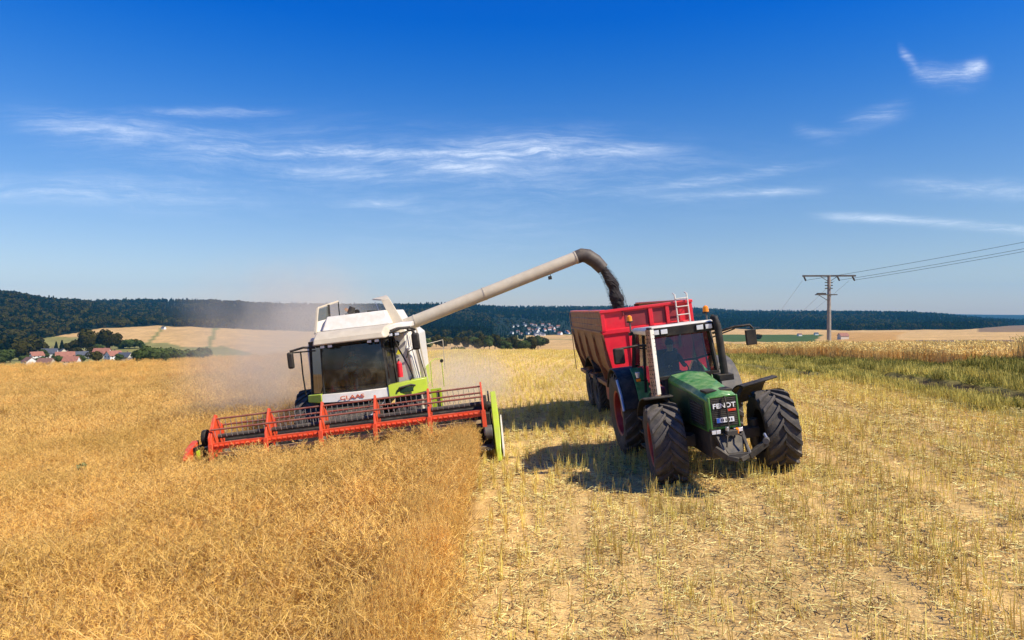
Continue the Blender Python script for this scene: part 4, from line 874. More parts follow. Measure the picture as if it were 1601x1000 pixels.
    # white front panels beside the cab (right of the photo) and the louvred corner
    b = MB(); b.loft([[(1.12, 2.72, 1.80), (1.52, 2.66, 1.80), (1.60, 2.80, 1.80), (1.60, 3.34, 1.80), (1.12, 3.34, 1.80)], [(1.12, 2.72, 3.2), (1.46, 2.66, 3.2), (1.54, 2.80, 3.2), (1.54, 3.34, 3.2), (1.12, 3.34, 3.2)]], 'white')
    b.loft([[(1.58, 2.60, 1.80), (1.70, 2.58, 1.80), (1.80, 2.75, 1.80), (1.58, 2.85, 1.80)], [(1.48, 2.60, 2.78), (1.56, 2.58, 2.78), (1.62, 2.75, 2.78), (1.48, 2.85, 2.78)]], 'white'); b.build('front_panel', body, bevel=.03)
    b = MB(); b.bar((1.86, 2.62, 1.72), (1.70, 2.66, 3.30), .05, .09, 'beige'); b.bar((1.93, 2.9, 1.72), (1.78, 2.9, 3.3), .10, .04, 'beige')
    b.bar((1.70, 2.60, 3.3), (1.72, 2.5, 2.9), .02, .02, 'black'); b.build('corner_rail', body, bevel=.006)
    # cab
    z0, z1 = 1.80, 3.22
    plan = [(-1.22, 3.1), (-1.20, 2.42), (-.80, 2.10), (.10, 2.00), (.92, 2.08), (1.10, 2.62), (1.12, 3.2)]
    b = MB(); b.prism(plan, 'z', 1.68, 1.80, 'cabin'); b.box((-1.2, 3.2, 1.8), (1.12, 3.3, 3.25), 'cabin'); b.prism([(x * .97, y + .03) for x, y in plan], 'z', 3.20, 3.26, 'black'); cab = b.build('cab', c)
    tp = [(x * .93 + (.02 if x > 0 else .0), y + .05) for x, y in plan]
    b = MB()
    for i in (1, 2, 4, 5): b.bar(plan[i] + (z0,), tp[i] + (z1,), .06 if i != 2 else .05, .06, 'black')
    for a, d in zip(plan[:-1], plan[1:]): b.bar(a + (z0 + .02,), d + (z0 + .02,), .05, .05, 'black')
    for a, d in zip(tp[1:-1], tp[2:]): b.bar(a + (z1 - .04,), d + (z1 - .04,), .06, .12, 'black')
    b.build('cab_frame', cab)
    b = MB(); fr = plan[2:5]; tf = tp[2:5]; N_ = 10; vs = []
    def quad(p, t): return ((1 - t) * (1 - 2 * t) * p[0][0] + 4 * t * (1 - t) * p[1][0] + t * (2 * t - 1) * p[2][0], (1 - t) * (1 - 2 * t) * p[0][1] + 4 * t * (1 - t) * p[1][1] + t * (2 * t - 1) * p[2][1])
    for i in range(N_ + 1): t = i / N_; a = quad(fr, t); d = quad(tf, t); vs += [a + (z0 + .02,), ((a[0] + d[0]) / 2, (a[1] + d[1]) / 2 - .05, (z0 + z1) / 2), d + (z1 - .02,)]
    b.add(vs, [f for i in range(N_) for f in ((3 * i, 3 * i + 3, 3 * i + 4, 3 * i + 1), (3 * i + 1, 3 * i + 4, 3 * i + 5, 3 * i + 2))], 'dglass'); b.build('windshield', cab, smooth=60)
    for (i, j) in ((0, 1), (1, 2), (4, 5), (5, 6)):
        b = MB(); b.add([plan[i] + (z0 + .02,), plan[j] + (z0 + .02,), tp[j] + (z1,), tp[i] + (z1,)], [(0, 1, 2, 3)], 'sglass' if i < 2 else 'dglass'); b.build('side_window', cab)
    b = MB(); b.tube([(-.1, 2.35, 1.8), (-.1, 2.45, 2.30)], .035, 'black'); b.tube([(-.1 + .19 * math.cos(a), 2.5 + .13 * math.sin(a), 2.42 + .13 * math.sin(a)) for a in np.linspace(0, 6.283, 17)], .014, 'black', 6); b.build('steering_wheel', cab)
    b = MB(); b.box((-.36, 2.72, 1.95), (.14, 3.15, 2.10), 'navy'); b.box((-.34, 3.06, 2.05), (.12, 3.18, 2.75), 'navy'); b.box((.25, 2.5, 2.0), (.48, 3.0, 2.35), 'cabin'); b.box((.55, 2.45, 2.2), (.75, 2.5, 2.5), 'cabin'); b.build('seat', cab, bevel=.04)
    # roof with drooping front visor
    b = MB()
    b.loft([[(-.84, 1.62, 3.16), (1.02, 1.62, 3.16), (1.00, 1.66, 3.30), (-.82, 1.66, 3.30)], [(-.86, 1.66, 3.15), (1.10, 1.66, 3.15), (1.06, 1.86, 3.44), (-.80, 1.86, 3.44)], [(-.9, 2.2, 3.24), (1.22, 2.2, 3.24), (1.16, 2.2, 3.50), (-.82, 2.2, 3.50)], [(-.95, 3.3, 3.27), (1.3, 3.3, 3.27), (1.25, 3.3, 3.50), (-.9, 3.3, 3.50)]], 'beige')
    rf = b.build('cab_roof', cab, bevel=.03)
    b = MB(); b.loft([[(1.02, 1.95, 3.28), (1.06, 1.95, 3.42), (1.06, 2.9, 3.46), (1.02, 2.9, 3.28)], [(1.35, 2.05, 3.37), (1.35, 2.05, 3.50), (1.35, 2.9, 3.52), (1.35, 2.9, 3.38)], [(1.72, 2.45, 3.36), (1.72, 2.45, 3.48), (1.72, 3.0, 3.50), (1.72, 3.0, 3.36)]], 'white'); b.build('roof_extension', cab, bevel=.02)
    b = MB(); b.tube([(1.02, 1.9, 3.12), (1.15, 1.95, 3.26), (1.4, 2.1, 3.34), (1.66, 2.3, 3.33), (1.78, 2.5, 3.26)], .035, 'black'); b.tube([(1.0, 1.95, 3.05), (1.3, 2.1, 3.2), (1.7, 2.3, 3.25)], .02, 'black')
    b.tube([(-.8, 1.8, 3.12), (-.5, 1.74, 3.13), (.9, 1.74, 3.13)], .03, 'black'); b.build('roof_frame', cab)
    for x in (-.62, -.42, .62, .82, 1.16, 1.34):
        y = 1.72 if x < 1 else 1.95; z = 3.10 if x < 1 else 3.20; b = MB(); b.box((x - .07, y, z - .05), (x + .07, y + .08, z + .05), 'black'); b.box((x - .055, y - .01, z - .035), (x + .055, y + .005, z + .035), 'lamp'); b.build('work_light', cab, bevel=.006)
    # skirt band below the glass
    b = MB(); b.loft([[(-.85, 1.92, 1.60), (-.85, 1.96, 1.82), (-.85, 2.1, 1.82), (-.85, 2.1, 1.60)], [(.1, 1.82, 1.56), (.1, 1.86, 1.80), (.1, 2.0, 1.80), (.1, 2.0, 1.56)], [(.95, 1.88, 1.56), (.95, 1.92, 1.80), (.95, 2.05, 1.80), (.95, 2.05, 1.56)]], 'white'); sk = b.build('skirt', cab, bevel=.015)
    lettering('CLAAS', .145, 'reelorange', cab, (-.02, 1.826, 1.675), (R(86), 0, R(.5)), sx=1.5)
    b = MB(); b.loft([[(.952, 1.84, 1.50), (.952, 1.88, 1.86), (.952, 2.2, 1.86), (.952, 2.2, 1.50)], [(1.50, 2.0, 1.52), (1.50, 2.02, 1.90), (1.50, 2.5, 1.90), (1.50, 2.5, 1.52)], [(1.95, 2.2, 1.56), (1.95, 2.2, 1.92), (1.95, 2.6, 1.92), (1.95, 2.6, 1.56)]], 'lime'); b.build('side_skirt', cab, bevel=.015); b = MB()
    b.loft([[(-.852, 1.90, 1.60), (-.852, 1.93, 1.84), (-.852, 2.15, 1.84), (-.852, 2.15, 1.60)], [(-1.28, 2.2, 1.64), (-1.28, 2.22, 1.82), (-1.28, 2.5, 1.82), (-1.28, 2.5, 1.64)]], 'lime'); b.build('side_skirt', cab, bevel=.015)
    b = MB(); b.tube([(1.18, 1.89, 1.66), (1.25, 1.87, 1.76), (1.55, 1.98, 1.80), (1.66, 2.02, 1.76)], .028, 'black'); b.box((1.22, 1.90, 1.62), (1.60, 1.96, 1.74), 'dgreen', X=Matrix.Translation((0, .03, 0))); b.build('grab_handle', cab)
    # access: black door frame, rail, extinguisher
    b = MB(); b.tube([(1.20, 2.0, 3.22), (1.32, 2.1, 2.8), (1.52, 2.2, 2.3), (1.60, 2.2, 2.0), (1.50, 2.2, 1.88), (1.2, 2.1, 1.84)], .022, 'black'); b.tube([(1.46, 2.45, 2.5), (1.52, 2.45, 2.66), (1.66, 2.5, 2.72), (1.80, 2.5, 2.70), (1.86, 2.5, 2.3), (1.92, 2.5, 1.92)], .016, 'black')
    b.build('hand_rail', cab)
    b = MB(); b.cyl((1.24, 2.44, 2.00), (1.24, 2.44, 2.38), .075, m='red', n=16); b.cyl((1.24, 2.44, 2.38), (1.24, 2.44, 2.44), .07, .03, 'red', 16); b.cyl((1.24, 2.44, 2.44), (1.24, 2.44, 2.50), .02, m='black'); b.tube([(1.24, 2.44, 2.48), (1.17, 2.40, 2.42), (1.17, 2.38, 2.15)], .012, 'black', 6); b.build('fire_extinguisher', c)
    b = MB(); b.prism([(1.16, 2.62), (1.30, 2.62), (1.23, 2.76)], 'y', 2.66, 2.668, 'yellow'); b.cyl((1.2, 2.62, 2.92), (1.2, 2.74, 2.92), .09, m='black'); b.build('warning_sticker', body)
    b = MB(); b.tube([(2.05, 2.7, 1.6), (2.08, 2.7, 2.3), (2.2, 3.0, 2.35), (2.35, 3.4, 2.3), (2.33, 3.4, 1.5)], .014, 'lime', 6); b.tube([(2.0, 2.9, 2.8), (2.45, 3.4, 2.85), (2.42, 3.4, 2.0)], .012, 'beige', 6)
    for k in range(4): b.box((1.75, 2.75, .5 + k * .3), (2.2, 2.95, .54 + k * .3), 'steel')
    b.box((2.0, 2.6, .9), (2.30, 2.7, 1.55), 'lime'); b.box((2.18, 2.58, 1.0), (2.24, 2.61, 1.5), 'black'); b.cyl((2.35, 3.3, 2.25), (2.35, 3.42, 2.25), .05, m='black'); b.build('access_ladder', c, bevel=.006)
    # mirrors
    b = MB(); b.tube([(-.85, 1.9, 3.10), (-1.15, 1.85, 3.14), (-1.50, 1.8, 3.08)], .03, 'black'); b.tube([(-.85, 1.9, 3.02), (-1.45, 1.8, 3.04)], .02, 'black'); b.tube([(-1.26, 1.95, 3.05), (-1.30, 2.05, 2.4), (-1.32, 2.2, 1.85)], .02, 'black'); ma = b.build('mirror_arm', c)
    b = MB(); b.box((-1.59, 1.75, 2.62), (-1.42, 1.86, 3.06), 'black'); b.build('mirror', ma, bevel=.05)
    b = MB(); b.tube([(1.6, 2.2, 3.28), (1.78, 1.95, 3.24), (1.84, 1.9, 3.1)], .025, 'black'); ma = b.build('mirror_arm', c); b = MB(); b.box((1.72, 1.85, 2.72), (1.93, 1.95, 3.18), 'black'); b.build('mirror', ma, bevel=.05)
    # grain tank with opened lids
    b = MB(); b.loft([[(-.80, 2.62, 3.50), (1.10, 2.62, 3.50), (1.35, 5.6, 3.50), (-1.2, 5.6, 3.50)], [(-.66, 2.86, 3.90), (.96, 2.86, 3.90), (1.2, 5.4, 3.90), (-1.1, 5.4, 3.90)]], 'white'); tk = b.build('grain_tank', c, bevel=.03)
    b = MB(); P = [(-.98, 2.7, 3.48), (-.92, 3.1, 4.20), (-.40, 3.6, 4.30), (-.46, 3.2, 3.9)]
    b.bar((-1.0, 2.7, 3.46), (-.93, 3.0, 4.18), .07, .05, 'beige'); b.bar((-.93, 3.0, 4.18), (-.40, 3.35, 4.32), .06, .05, 'beige'); b.bar((-.40, 3.35, 4.32), (-.40, 3.3, 3.9), .03, .03, 'black'); b.bar((-.64, 3.15, 4.24), (-.62, 3.0, 3.85), .06, .04, 'black'); b.bar((-1.0, 2.7, 3.48), (-.66, 2.8, 3.50), .06, .06, 'beige'); b.add([(-.96, 2.95, 3.80), (-.66, 3.12, 3.86), (-.66, 3.16, 4.2), (-.91, 3.0, 4.14)], [(0, 1, 2, 3)], 'dglass')
    b.add([(-.97, 2.8, 3.5), (-.7, 2.9, 3.52), (-.7, 3.05, 3.84), (-.96, 2.93, 3.8)], [(0, 1, 2, 3)], 'white')
    b.build('tank_lid', tk, bevel=.006)
    b = MB(); b.loft([[(1.14, 3.0, 3.44), (1.46, 3.0, 3.44), (1.46, 3.06, 3.44), (1.14, 3.06, 3.44)], [(.86, 3.15, 4.18), (1.10, 3.15, 4.20), (1.10, 3.21, 4.20), (.86, 3.21, 4.18)]], 'beige')
    b.loft([[(.86, 3.15, 4.18), (1.10, 3.15, 4.20), (1.08, 3.2, 4.25), (.86, 3.2, 4.23)], [(.55, 3.5, 4.24), (.95, 3.8, 4.32), (.93, 3.8, 4.36), (.55, 3.5, 4.28)]], 'beige'); b.bar((.66, 3.3, 4.18), (.76, 3.2, 3.88), .02, .02, 'chrome'); b.bar((1.05, 3.1, 3.85), (.4, 3.3, 3.93), .03, .05, 'black'); b.build('tank_lid', tk, bevel=.012)
    b = MB(); b.cyl((-.08, 3.2, 3.92), (.02, 3.2, 4.10), .09, m='steel'); b.bar((.02, 3.2, 3.88), (-.2, 3.2, 4.08), .08, .08, 'rusty'); b.cyl((.12, 3.2, 3.95), (.12, 3.3, 3.95), .07, m='black'); b.box((-.2, 3.1, 3.88), (.16, 3.4, 3.93), 'steel'); b.build('tank_auger', tk)
    # unloading tube and spout
    b = MB(); p0 = Vector((1.40, 3.6, 3.40)); p1 = Vector((6.66, 3.6, 4.80)); b.cyl(p0, p1, .19, .185, m='beige', n=28); d = (p1 - p0).normalized()
    for t in (.06, .46, .995): q = p0 + (p1 - p0) * t; b.cyl(q - d * .02, q + d * .02, .20, m='beige', n=28)
    b.cyl((1.3, 3.6, 2.4), (1.42, 3.6, 3.5), .24, m='white', n=20); tb = b.build('unloading_tube', c)
    b = MB(); b.tube([p1 - d * .02, p1 + d * .16, (6.98, 3.6, 4.80), (7.20, 3.6, 4.62), (7.40, 3.6, 4.36)], [.20, .21, .215, .21, .19], 'spout', 20)
    b.build('spout', tb); b = MB(); q = p0 + (p1 - p0) * .84; b.tube([q, q - Vector((0, 0, .25))], .012, 'black', 6); b.box((q.x - .07, 3.54, q.z - .34), (q.x + .03, 3.66, q.z - .24), 'black'); b.build('work_light', tb, bevel=.02)
combine()
person('operator in a teal shirt seated inside the dark combine cab', on(CR, (-.11, 2.92, 2.10)), (0, R(-6.8), R(2.4)), seated(reach=(0, -.42, .32)), 'shirt', 'navy', (0, -.02, .75))

# seed falling from the spout into the trailer
def seed_stream():
    a = on(CR, (7.30, 3.6, 4.50)); e = on(CR, (7.72, 3.6, 2.7)); secs = []; n = 34
    for i in range(n):
        t = i / (n - 1); p = Vector((a.x + (e.x - a.x) * (1 - (1 - t) ** 1.9), a.y, a.z + (e.z - a.z) * t ** 1.15)); r = .145 + .07 * t + .018 * math.sin(t * 23) * (t > .1) + .012 * rnd.uniform(-1, 1); q = []
        for k in range(22):
            f = 2 * math.pi * k / 22; rr = r * (1 + .07 * math.sin(3 * f + t * 7) + .06 * rnd.uniform(-1, 1)); q.append((p.x + rr * math.cos(f), p.y + rr * math.sin(f), p.z))
        secs.append(q)
    b = MB(); b.loft(secs, 'seed')
    for i in range(4200):
        t = rnd.random() ** .8; p = Vector((a.x + (e.x - a.x) * (1 - (1 - t) ** 1.9), a.y, a.z + (e.z - a.z) * t ** 1.15)); f = rnd.uniform(0, 6.28); r = (.17 + .07 * t) * (1 + abs(rnd.gauss(0, .13))); s = rnd.uniform(.004, .009)
        c = (p.x + r * math.cos(f), p.y + r * math.sin(f), p.z); b.add([(c[0] - s, c[1], c[2]), (c[0] + s, c[1], c[2]), (c[0], c[1], c[2] + s * 1.6), (c[0], c[1] - s, c[2] + s * .6)], [(0, 1, 2), (0, 1, 3), (1, 2, 3)], 'seed')
    o = b.build('seed_stream', smooth=0); tag(o, 'dark stream of rapeseed pouring from the spout into the trailer', kind='stuff')
seed_stream()
b = MB(); secs = []
for i in range(9):
    r = 1.1 * math.cos(i / 8 * 1.5); secs.append([(r * math.cos(2 * math.pi * k / 24), r * 2.2 * math.sin(2 * math.pi * k / 24) + 3.0, 2.0 + .8 * (i / 8) ** 1.2 + rnd.uniform(-.01, .01)) for k in range(24)])
b.loft(secs, 'seed'); o = b.build('rapeseed_load'); o.matrix_world = WR.matrix_basis; o.location = WR.location; tag(o, 'heap of dark rapeseed inside the red trailer', kind='stuff')
# ------------------------------------------------------------ power poles and lines
def zg(x, y): return float(T(np.array([x]), np.array([y]))[0])
def at(px, d): return (px - 800.5) * d / F
def pole(x, y, top, yaw, label):
    g0 = zg(x, y) - .3; H = top - g0; r = empty('power_pole', (x, y, g0), (0, 0, yaw)); tag(r, label, 'power pole', 'power poles along the fields')
    b = MB(); b.cyl((0, 0, 0), (0, 0, H), .27, .19, 'concrete', 14); b.build('mast', r)
    b = MB(); b.box((-3.1, -.10, H - .10), (3.1, .10, H + .10), 'grey'); b.bar((-1.0, 0, H - .05), (0, 0, H - .75), .06, .06, 'grey'); b.bar((1.0, 0, H - .05), (0, 0, H - .75), .06, .06, 'grey'); b.build('crossarm', r)
    b = MB(); b.box((-1.55, -.25, H - 2.32), (.9, .25, H - 2.20), 'grey'); b.bar((-1.2, 0, H - 2.3), (-.1, 0, H - 3.0), .06, .06, 'grey'); b.box((-1.4, -.2, H - 2.2), (-.4, .2, H - 2.05), 'steel')
    for z in (.8, 1.15, 1.5): b.box((-.45, -.12, H - z - .05), (.40, .12, H - z + .05), 'steel')
    b.build('switch_platform', r)
    for xx in (-2.95, .95, 2.7):
        b = MB()
        for k in range(5): b.cyl((xx, -.1 - .12 * k, H - .12 - .10 * k), (xx, -.16 - .12 * k, H - .17 - .10 * k), .10, m='rimred' if False else 'steel', n=10)
        b.cyl((xx, 0, H - .08), (xx, -.65, H - .6), .03, m='steel'); b.build('insulator', r)
    return r, H
D0 = 82.0; X0_ = at(1296, D0); TOP = -(431 - 487) * D0 / F
p1, H1 = pole(X0_, D0, TOP, R(-4), 'tall concrete power pole standing alone in the field right of the tractor')
def wire(pts, r, lab):
    b = MB(); out = []
    for a, e, sag in pts:
        a = Vector(a); e = Vector(e)
        for i in range(25):
            t = i / 24; p = a.lerp(e, t); p.z -= sag * 4 * t * (1 - t); out.append(p)
    b.tube(out, r, 'hotmetal', 5); return tag(b.build('power_line'), lab, 'cable', 'power lines at the pole')
x2, y2 = 78.0, 55.0; t2 = 13.3
pole(x2, y2, t2, R(30), 'power pole beyond the right edge of the field')
x3, y3 = at(1177, 330), 330.; pole(x3, y3, zg(x3, y3) + 12., R(-10), 'small far power pole in front of the wooded hill')
for k, off in enumerate((-2.95, .95, 2.7)):
    wire([((X0_ + off, D0 - .6, TOP - .55), (x2 + off * .8, y2, t2 - .3), .6)], .020, ['upper left power line running off to the right from the pole', 'middle power line running off to the right from the pole', 'outermost power line running off to the right from the pole'][k])
    wire([((X0_ + off, D0 + .6, TOP - .55), (x3 + off, y3, zg(x3, y3) + 11.8), 4.0)], .012, ['left wire sagging away from the pole to the far hill', 'middle wire sagging away from the pole to the far hill', 'right wire sagging away from the pole to the far hill'][k])

# ------------------------------------------------------------ houses
HM = {'wallw': mat('white render', (.74, .72, .68), .8, var=.06), 'wallc': mat('cream render', (.62, .54, .42), .8, var=.06), 'roofr': mat('red roof tiles', (.30, .12, .075), .8, var=.25, scale=.8), 'roofd': mat('slate roof', (.07, .075, .09), .7, var=.2, scale=.8),
      'roofb': mat('brown roof tiles', (.20, .10, .07), .8, var=.2, scale=.8), 'pane': mat('dark window pane', (.03, .035, .045), .2, var=.1), 'frame': mat('window frame', (.6, .6, .58), .6)}
M.update(HM)
def house_proto(wall, roof, L=11., Wd=8.5, H=4.6, rise=3.6, chim=True, detail=True):
    r = empty('house', (0, 0, 0)); h = Wd / 2; l = L / 2
    b = MB(); b.box((-l, -h, -3), (l, h, H), wall); b.prism([(-h, H), (h, H), (0, H + rise * .98)], 'x', -l, l, wall); w = b.build('wall', r)
    b = MB(); o = .5
    for s in (-1, 1): b.add([(-l - o, s * (h + o), H - rise * o / h), (l + o, s * (h + o), H - rise * o / h), (l + o, 0, H + rise), (-l - o, 0, H + rise), (-l - o, s * (h + o), H - rise * o / h + .25), (l + o, s * (h + o), H - rise * o / h + .25), (l + o, 0, H + rise + .25), (-l - o, 0, H + rise + .25)],
          [(0, 1, 2, 3), (4, 5, 6, 7), (0, 1, 5, 4), (1, 2, 6, 5), (3, 0, 4, 7)], roof)
    rf = b.build('roof', r, smooth=0)
    if chim: b = MB(); b.box((1.2, .4, H + rise * .5), (1.9, 1.1, H + rise + 1.2), 'roofb'); b.build('chimney', rf)
    if detail:
        for sx, n_ in (('y', 3), ('x', 2)):
            for k in range(n_):
                for z in (.9, 3.1)[:2]:
                    b = MB()
                    if sx == 'y': c = -l + L * (k + .5) / n_; b.box((c - .6, -h - .04, z), (c + .6, -h, z + 1.25), 'frame'); b.box((c - .5, -h - .06, z + .1), (c + .5, -h - .041, z + 1.15), 'pane')
                    else: c = -h + Wd * (k + .5) / n_; b.box((-l - .04, c - .6, z), (-l, c + .6, z + 1.25), 'frame'); b.box((-l - .06, c - .5, z + .1), (-l - .041, c + .5, z + 1.15), 'pane')
                    b.build('window', w)
    return r
protos = {}
def house(kind, px, d, yaw, scale, label, dz=0.0, group='houses of the near village', detail=True):
    key = kind + (detail,)
    x = at(px, d)
    if key not in protos: protos[key] = o = house_proto(kind[0], kind[1], detail=detail, chim=detail)
    else: o = copy_tree(protos[key])
    o.location = (x, d, zg(x, d) + dz); o.rotation_euler = (0, 0, R(yaw)); o.scale = (scale,) * 3; tag(o, label, 'house', group); return o
V = [(8, 470, 20, ('wallc', 'roofd'), .9, 'grey roofed house at the left edge, half hidden by trees'), (46, 395, -35, ('wallw', 'roofb'), .75, 'low white gabled house nearest the crop edge at left'), (57, 440, 60, ('wallw', 'roofr'), .85, 'small house with bright white gable and red roof'),
     (72, 385, 5, ('wallc', 'roofb'), .75, 'low brown roofed house behind the crop edge'), (78, 450, 20, ('wallw', 'roofd'), 1.05, 'wide house with dark slate roof and white wall'), (95, 470, -20, ('wallc', 'roofd'), .8, 'small slate roofed house behind the reddish roofs'),
     (102, 415, 35, ('wallc', 'roofr'), 1.05, 'large house with a faded red roof'), (112, 395, 10, ('wallw', 'roofr'), .8, 'low red roofed house with white gable at the crop edge'), (128, 440, 50, ('wallw', 'roofd'), .85, 'white gabled house with grey roof below the round trees'),
     (142, 455, 0, ('wallc', 'roofb'), .7, 'small brown roofed house under the round trees'), (160, 440, 8, ('wallc', 'roofr'), 1.1, 'long red roofed house below the second round tree'), (178, 425, 62, ('wallw', 'roofr'), .95, 'tall white gable end at the right of the village'),
     (196, 415, -8, ('wallc', 'roofd'), .85, 'dark low barn at the right end of the village'), (207, 405, 70, ('wallw', 'roofd'), .5, 'small white shed at the right end of the village'), (30, 480, -10, ('wallw', 'roofb'), .75, 'brown roofed house among trees at the far left')]
for px, d, yw, kd, s, lab in V: house(kd, px, d + (d - 425) * 1.1, yw, s * .80, lab, dz=-.6)
far_lab = {('wallw', 'roofd'): 'tiny white house with dark roof in the far hillside village', ('wallw', 'roofr'): 'tiny white house with reddish roof in the far hillside village', ('wallc', 'roofb'): 'tiny cream house with brown roof in the far hillside village', ('wallw', 'roofb'): 'tiny white house with brown roof in the far hillside village'}
ks = list(far_lab)
for i in range(34):
    px = [801, 808, 817, 822, 826, 829, 834, 838, 841, 845, 849, 852, 856, 861, 866, 870, 874, 884, 888][i % 19] + rnd.uniform(-3, 3); d = rnd.uniform(1230, 1600)
    if px > 876: d = rnd.uniform(1180, 1300)
    k = ks[rnd.choice([0, 0, 1, 2, 3])]; house(k, px, d, rnd.uniform(-60, 60), rnd.uniform(.5, .75), far_lab[k], group='houses of the far village', detail=False)
for px, d, k, lab in ((1318, 620, ('wallc', 'roofr'), 'low farm building with red roof right of the power pole'), (1250, 900, ('wallw', 'roofb'), 'tiny pale farmhouse at the foot of the wooded ridge'), (1276, 920, ('wallw', 'roofd'), 'tiny white barn left of the power pole at the ridge foot'), (700, 980, ('wallw', 'roofb'), 'far pale building just behind the combine at the wood edge'), (718, 990, ('wallc', 'roofr'), 'far cream building at the wood edge under the unloading tube'), (256, 900, ('wallw', 'roofd'), 'lone white building among bushes beyond the tan slope')):
    house(k, px, d, rnd.uniform(-20, 20), .45 if px != 1318 else .7, lab, group='lone far buildings', detail=False)

# ------------------------------------------------------------ single trees
def tree_proto(kind, H, rx):
    r = empty('tree', (0, 0, 0)); b = MB(); b.tube([(0, 0, -.5), (.05, 0, H * .2), (.15, .1, H * .5), (.1, 0, H * .8)], [H * .03, H * .026, H * .018, H * .006], LM['bark'], 7)
    for k in range(5): a = k * 1.3; b.tube([(.1, 0, H * (.3 + .07 * k)), (rx * .4 * math.cos(a), rx * .4 * math.sin(a), H * (.45 + .07 * k)), (rx * .7 * math.cos(a), rx * .7 * math.sin(a), H * (.58 + .06 * k))], [H * .012, H * .008, H * .003], LM['bark'], 5)
    b.build('trunk', r)
    if kind == 'cone': q = leafcrown(900, rx, H * .47, H * .52, .32 * H / 10, True)
    else: q = leafcrown(2200, rx * .92, H * .37, H * .58, .50 * H / 10, lobes=14)
    me = quads_mesh('crown', [q], [LM['needle' if kind == 'cone' else 'leaf' if kind == 'round' else 'hleaf']]); o = bpy.data.objects.new('crown', me); COL.objects.link(o); o.parent = r; return r
TP = {}
def tree(kind, px, d, H, rx, label, dz=0, group='trees around the village'):
    k = (kind, rnd.randrange(2), round(rx / H, 1))
    x = at(px, d)
    if k not in TP: TP[k] = (o := tree_proto(kind, 10., 10. * rx / H))
    else: o = copy_tree(TP[k])
    s = H / 10.; o.scale = (s, s, s); o.rotation_euler = (0, 0, rnd.uniform(0, 6)); o.location = (x, d, zg(x, d) + dz); o.name = {'round': 'broadleaf_tree', 'cone': 'spruce_tree', 'bush': 'bush'}[kind]
    tag(o, label, 'bush' if kind == 'bush' else 'tree', group); return o
tree('round', 138, 520, 18.5, 7.6, 'large round dark tree rising left above the village roofs')
tree('round', 169, 520, 17, 6.8, 'second round dark tree, just right of the largest one')
small = [(40, 378, 5.5, 'bush'), (66, 372, 5, 'bush'), (90, 376, 5.5, 'bush'), (121, 374, 6, 'bush'), (151, 392, 7, 'round'), (186, 398, 5, 'bush'), (16, 400, 9, 'bush'), (4, 390, 8, 'bush'), (30, 430, 11, 'round'), (22, 500, 13, 'round'), (40, 520, 14, 'round'), (2, 520, 14, 'cone'), (64, 520, 10, 'round'), (88, 520, 10, 'cone'), (97, 520, 11, 'cone'), (106, 525, 9, 'round'), (118, 530, 11, 'round'), (150, 500, 9, 'bush'),
         (68, 470, 7, 'bush'), (88, 425, 6, 'bush'), (120, 470, 8, 'round'), (146, 470, 8, 'round'), (186, 560, 8, 'bush'), (194, 565, 8, 'bush'), (203, 560, 9, 'bush'), (211, 565, 8, 'round'), (219, 560, 8, 'bush')]
wl_ = {'bush': ['bush in front of the low white gabled house', 'small bush in front of the low brown roofed house', 'bush before the red roofed house at the crop edge', 'bush between the white gable and the round trees at the crop edge', 'low bush before the tall white gable end', 'leafy bush at the crop edge far left', 'low leafy bush at the left image edge', 'bushy shrub right under the round trees', 'low bush between the slate roofed houses', 'small bush among the nearer roofs', 'first shrub of the short row right of the round trees', 'second shrub of the short row right of the round trees', 'third shrub of the short row right of the round trees', 'last shrub of the short row right of the round trees'],
       'round': ['small dark tree before the long red roofed house', 'leafy tree beside the grey roofed house', 'tall leafy tree behind the far left house', 'broad dark tree at the foot of the wooded slope', 'leafy tree above the white gabled house', 'small tree between the spruces and the round tree', 'tree touching the left of the big round tree', 'tree behind the faded red roof', 'small tree right of the white gabled house under the round trees', 'round tree in the shrub row beyond the village'],
       'cone': ['pointed spruce at the left image edge', 'left one of two pointed spruces above the slate roof', 'right one of two pointed spruces above the slate roof']}
cnt = {'bush': 0, 'round': 0, 'cone': 0}
for px, d, H, kd in small: tree(kd, px, d, H, H * (.5 if kd != 'cone' else .25), wl_[kd][cnt[kd]]); cnt[kd] += 1
hg = [(222, 300, 10), (232, 305, 10.5), (243, 298, 9.5), (254, 305, 8.6), (263, 300, 9.4), (272, 298, 8.4), (280, 305, 8.2), (289, 298, 7.4), (297, 300, 7.8), (305, 298, 7.4), (313, 302, 8.4)]
for i, (px, d, H) in enumerate(hg): tree('bush', px, d, H, H * .52, ['tallest bush at the left end of the field hedge', 'bush second from the left in the field hedge', 'rounded bush third in the field hedge', 'low bush fourth in the field hedge', 'bush fifth in the field hedge', 'middle bush of the field hedge', 'bush just right of the middle of the field hedge', 'small bush of the thinning part of the field hedge', 'third bush from the right end of the field hedge', 'second bush from the right end of the field hedge', 'last bush at the right end of the field hedge'][i], group='field hedge on the left slope')
for i, (px, d, H, kd) in enumerate([(720, 128, 3.2, 'bush'), (709, 126, 1.9, 'bush'), (699, 127, 1.5, 'bush'), (731, 128, 1.8, 'bush')]): tree(kd, px, d, H, H * (.5 if i == 0 else .9), ['tallest green bush alone in the stubble behind the combine', 'low green bush left of the tallest one behind the combine', 'lowest outer left shrub behind the combine', 'small shrub right of the tallest bush behind the combine'][i], group='bushes in the field behind the combine')
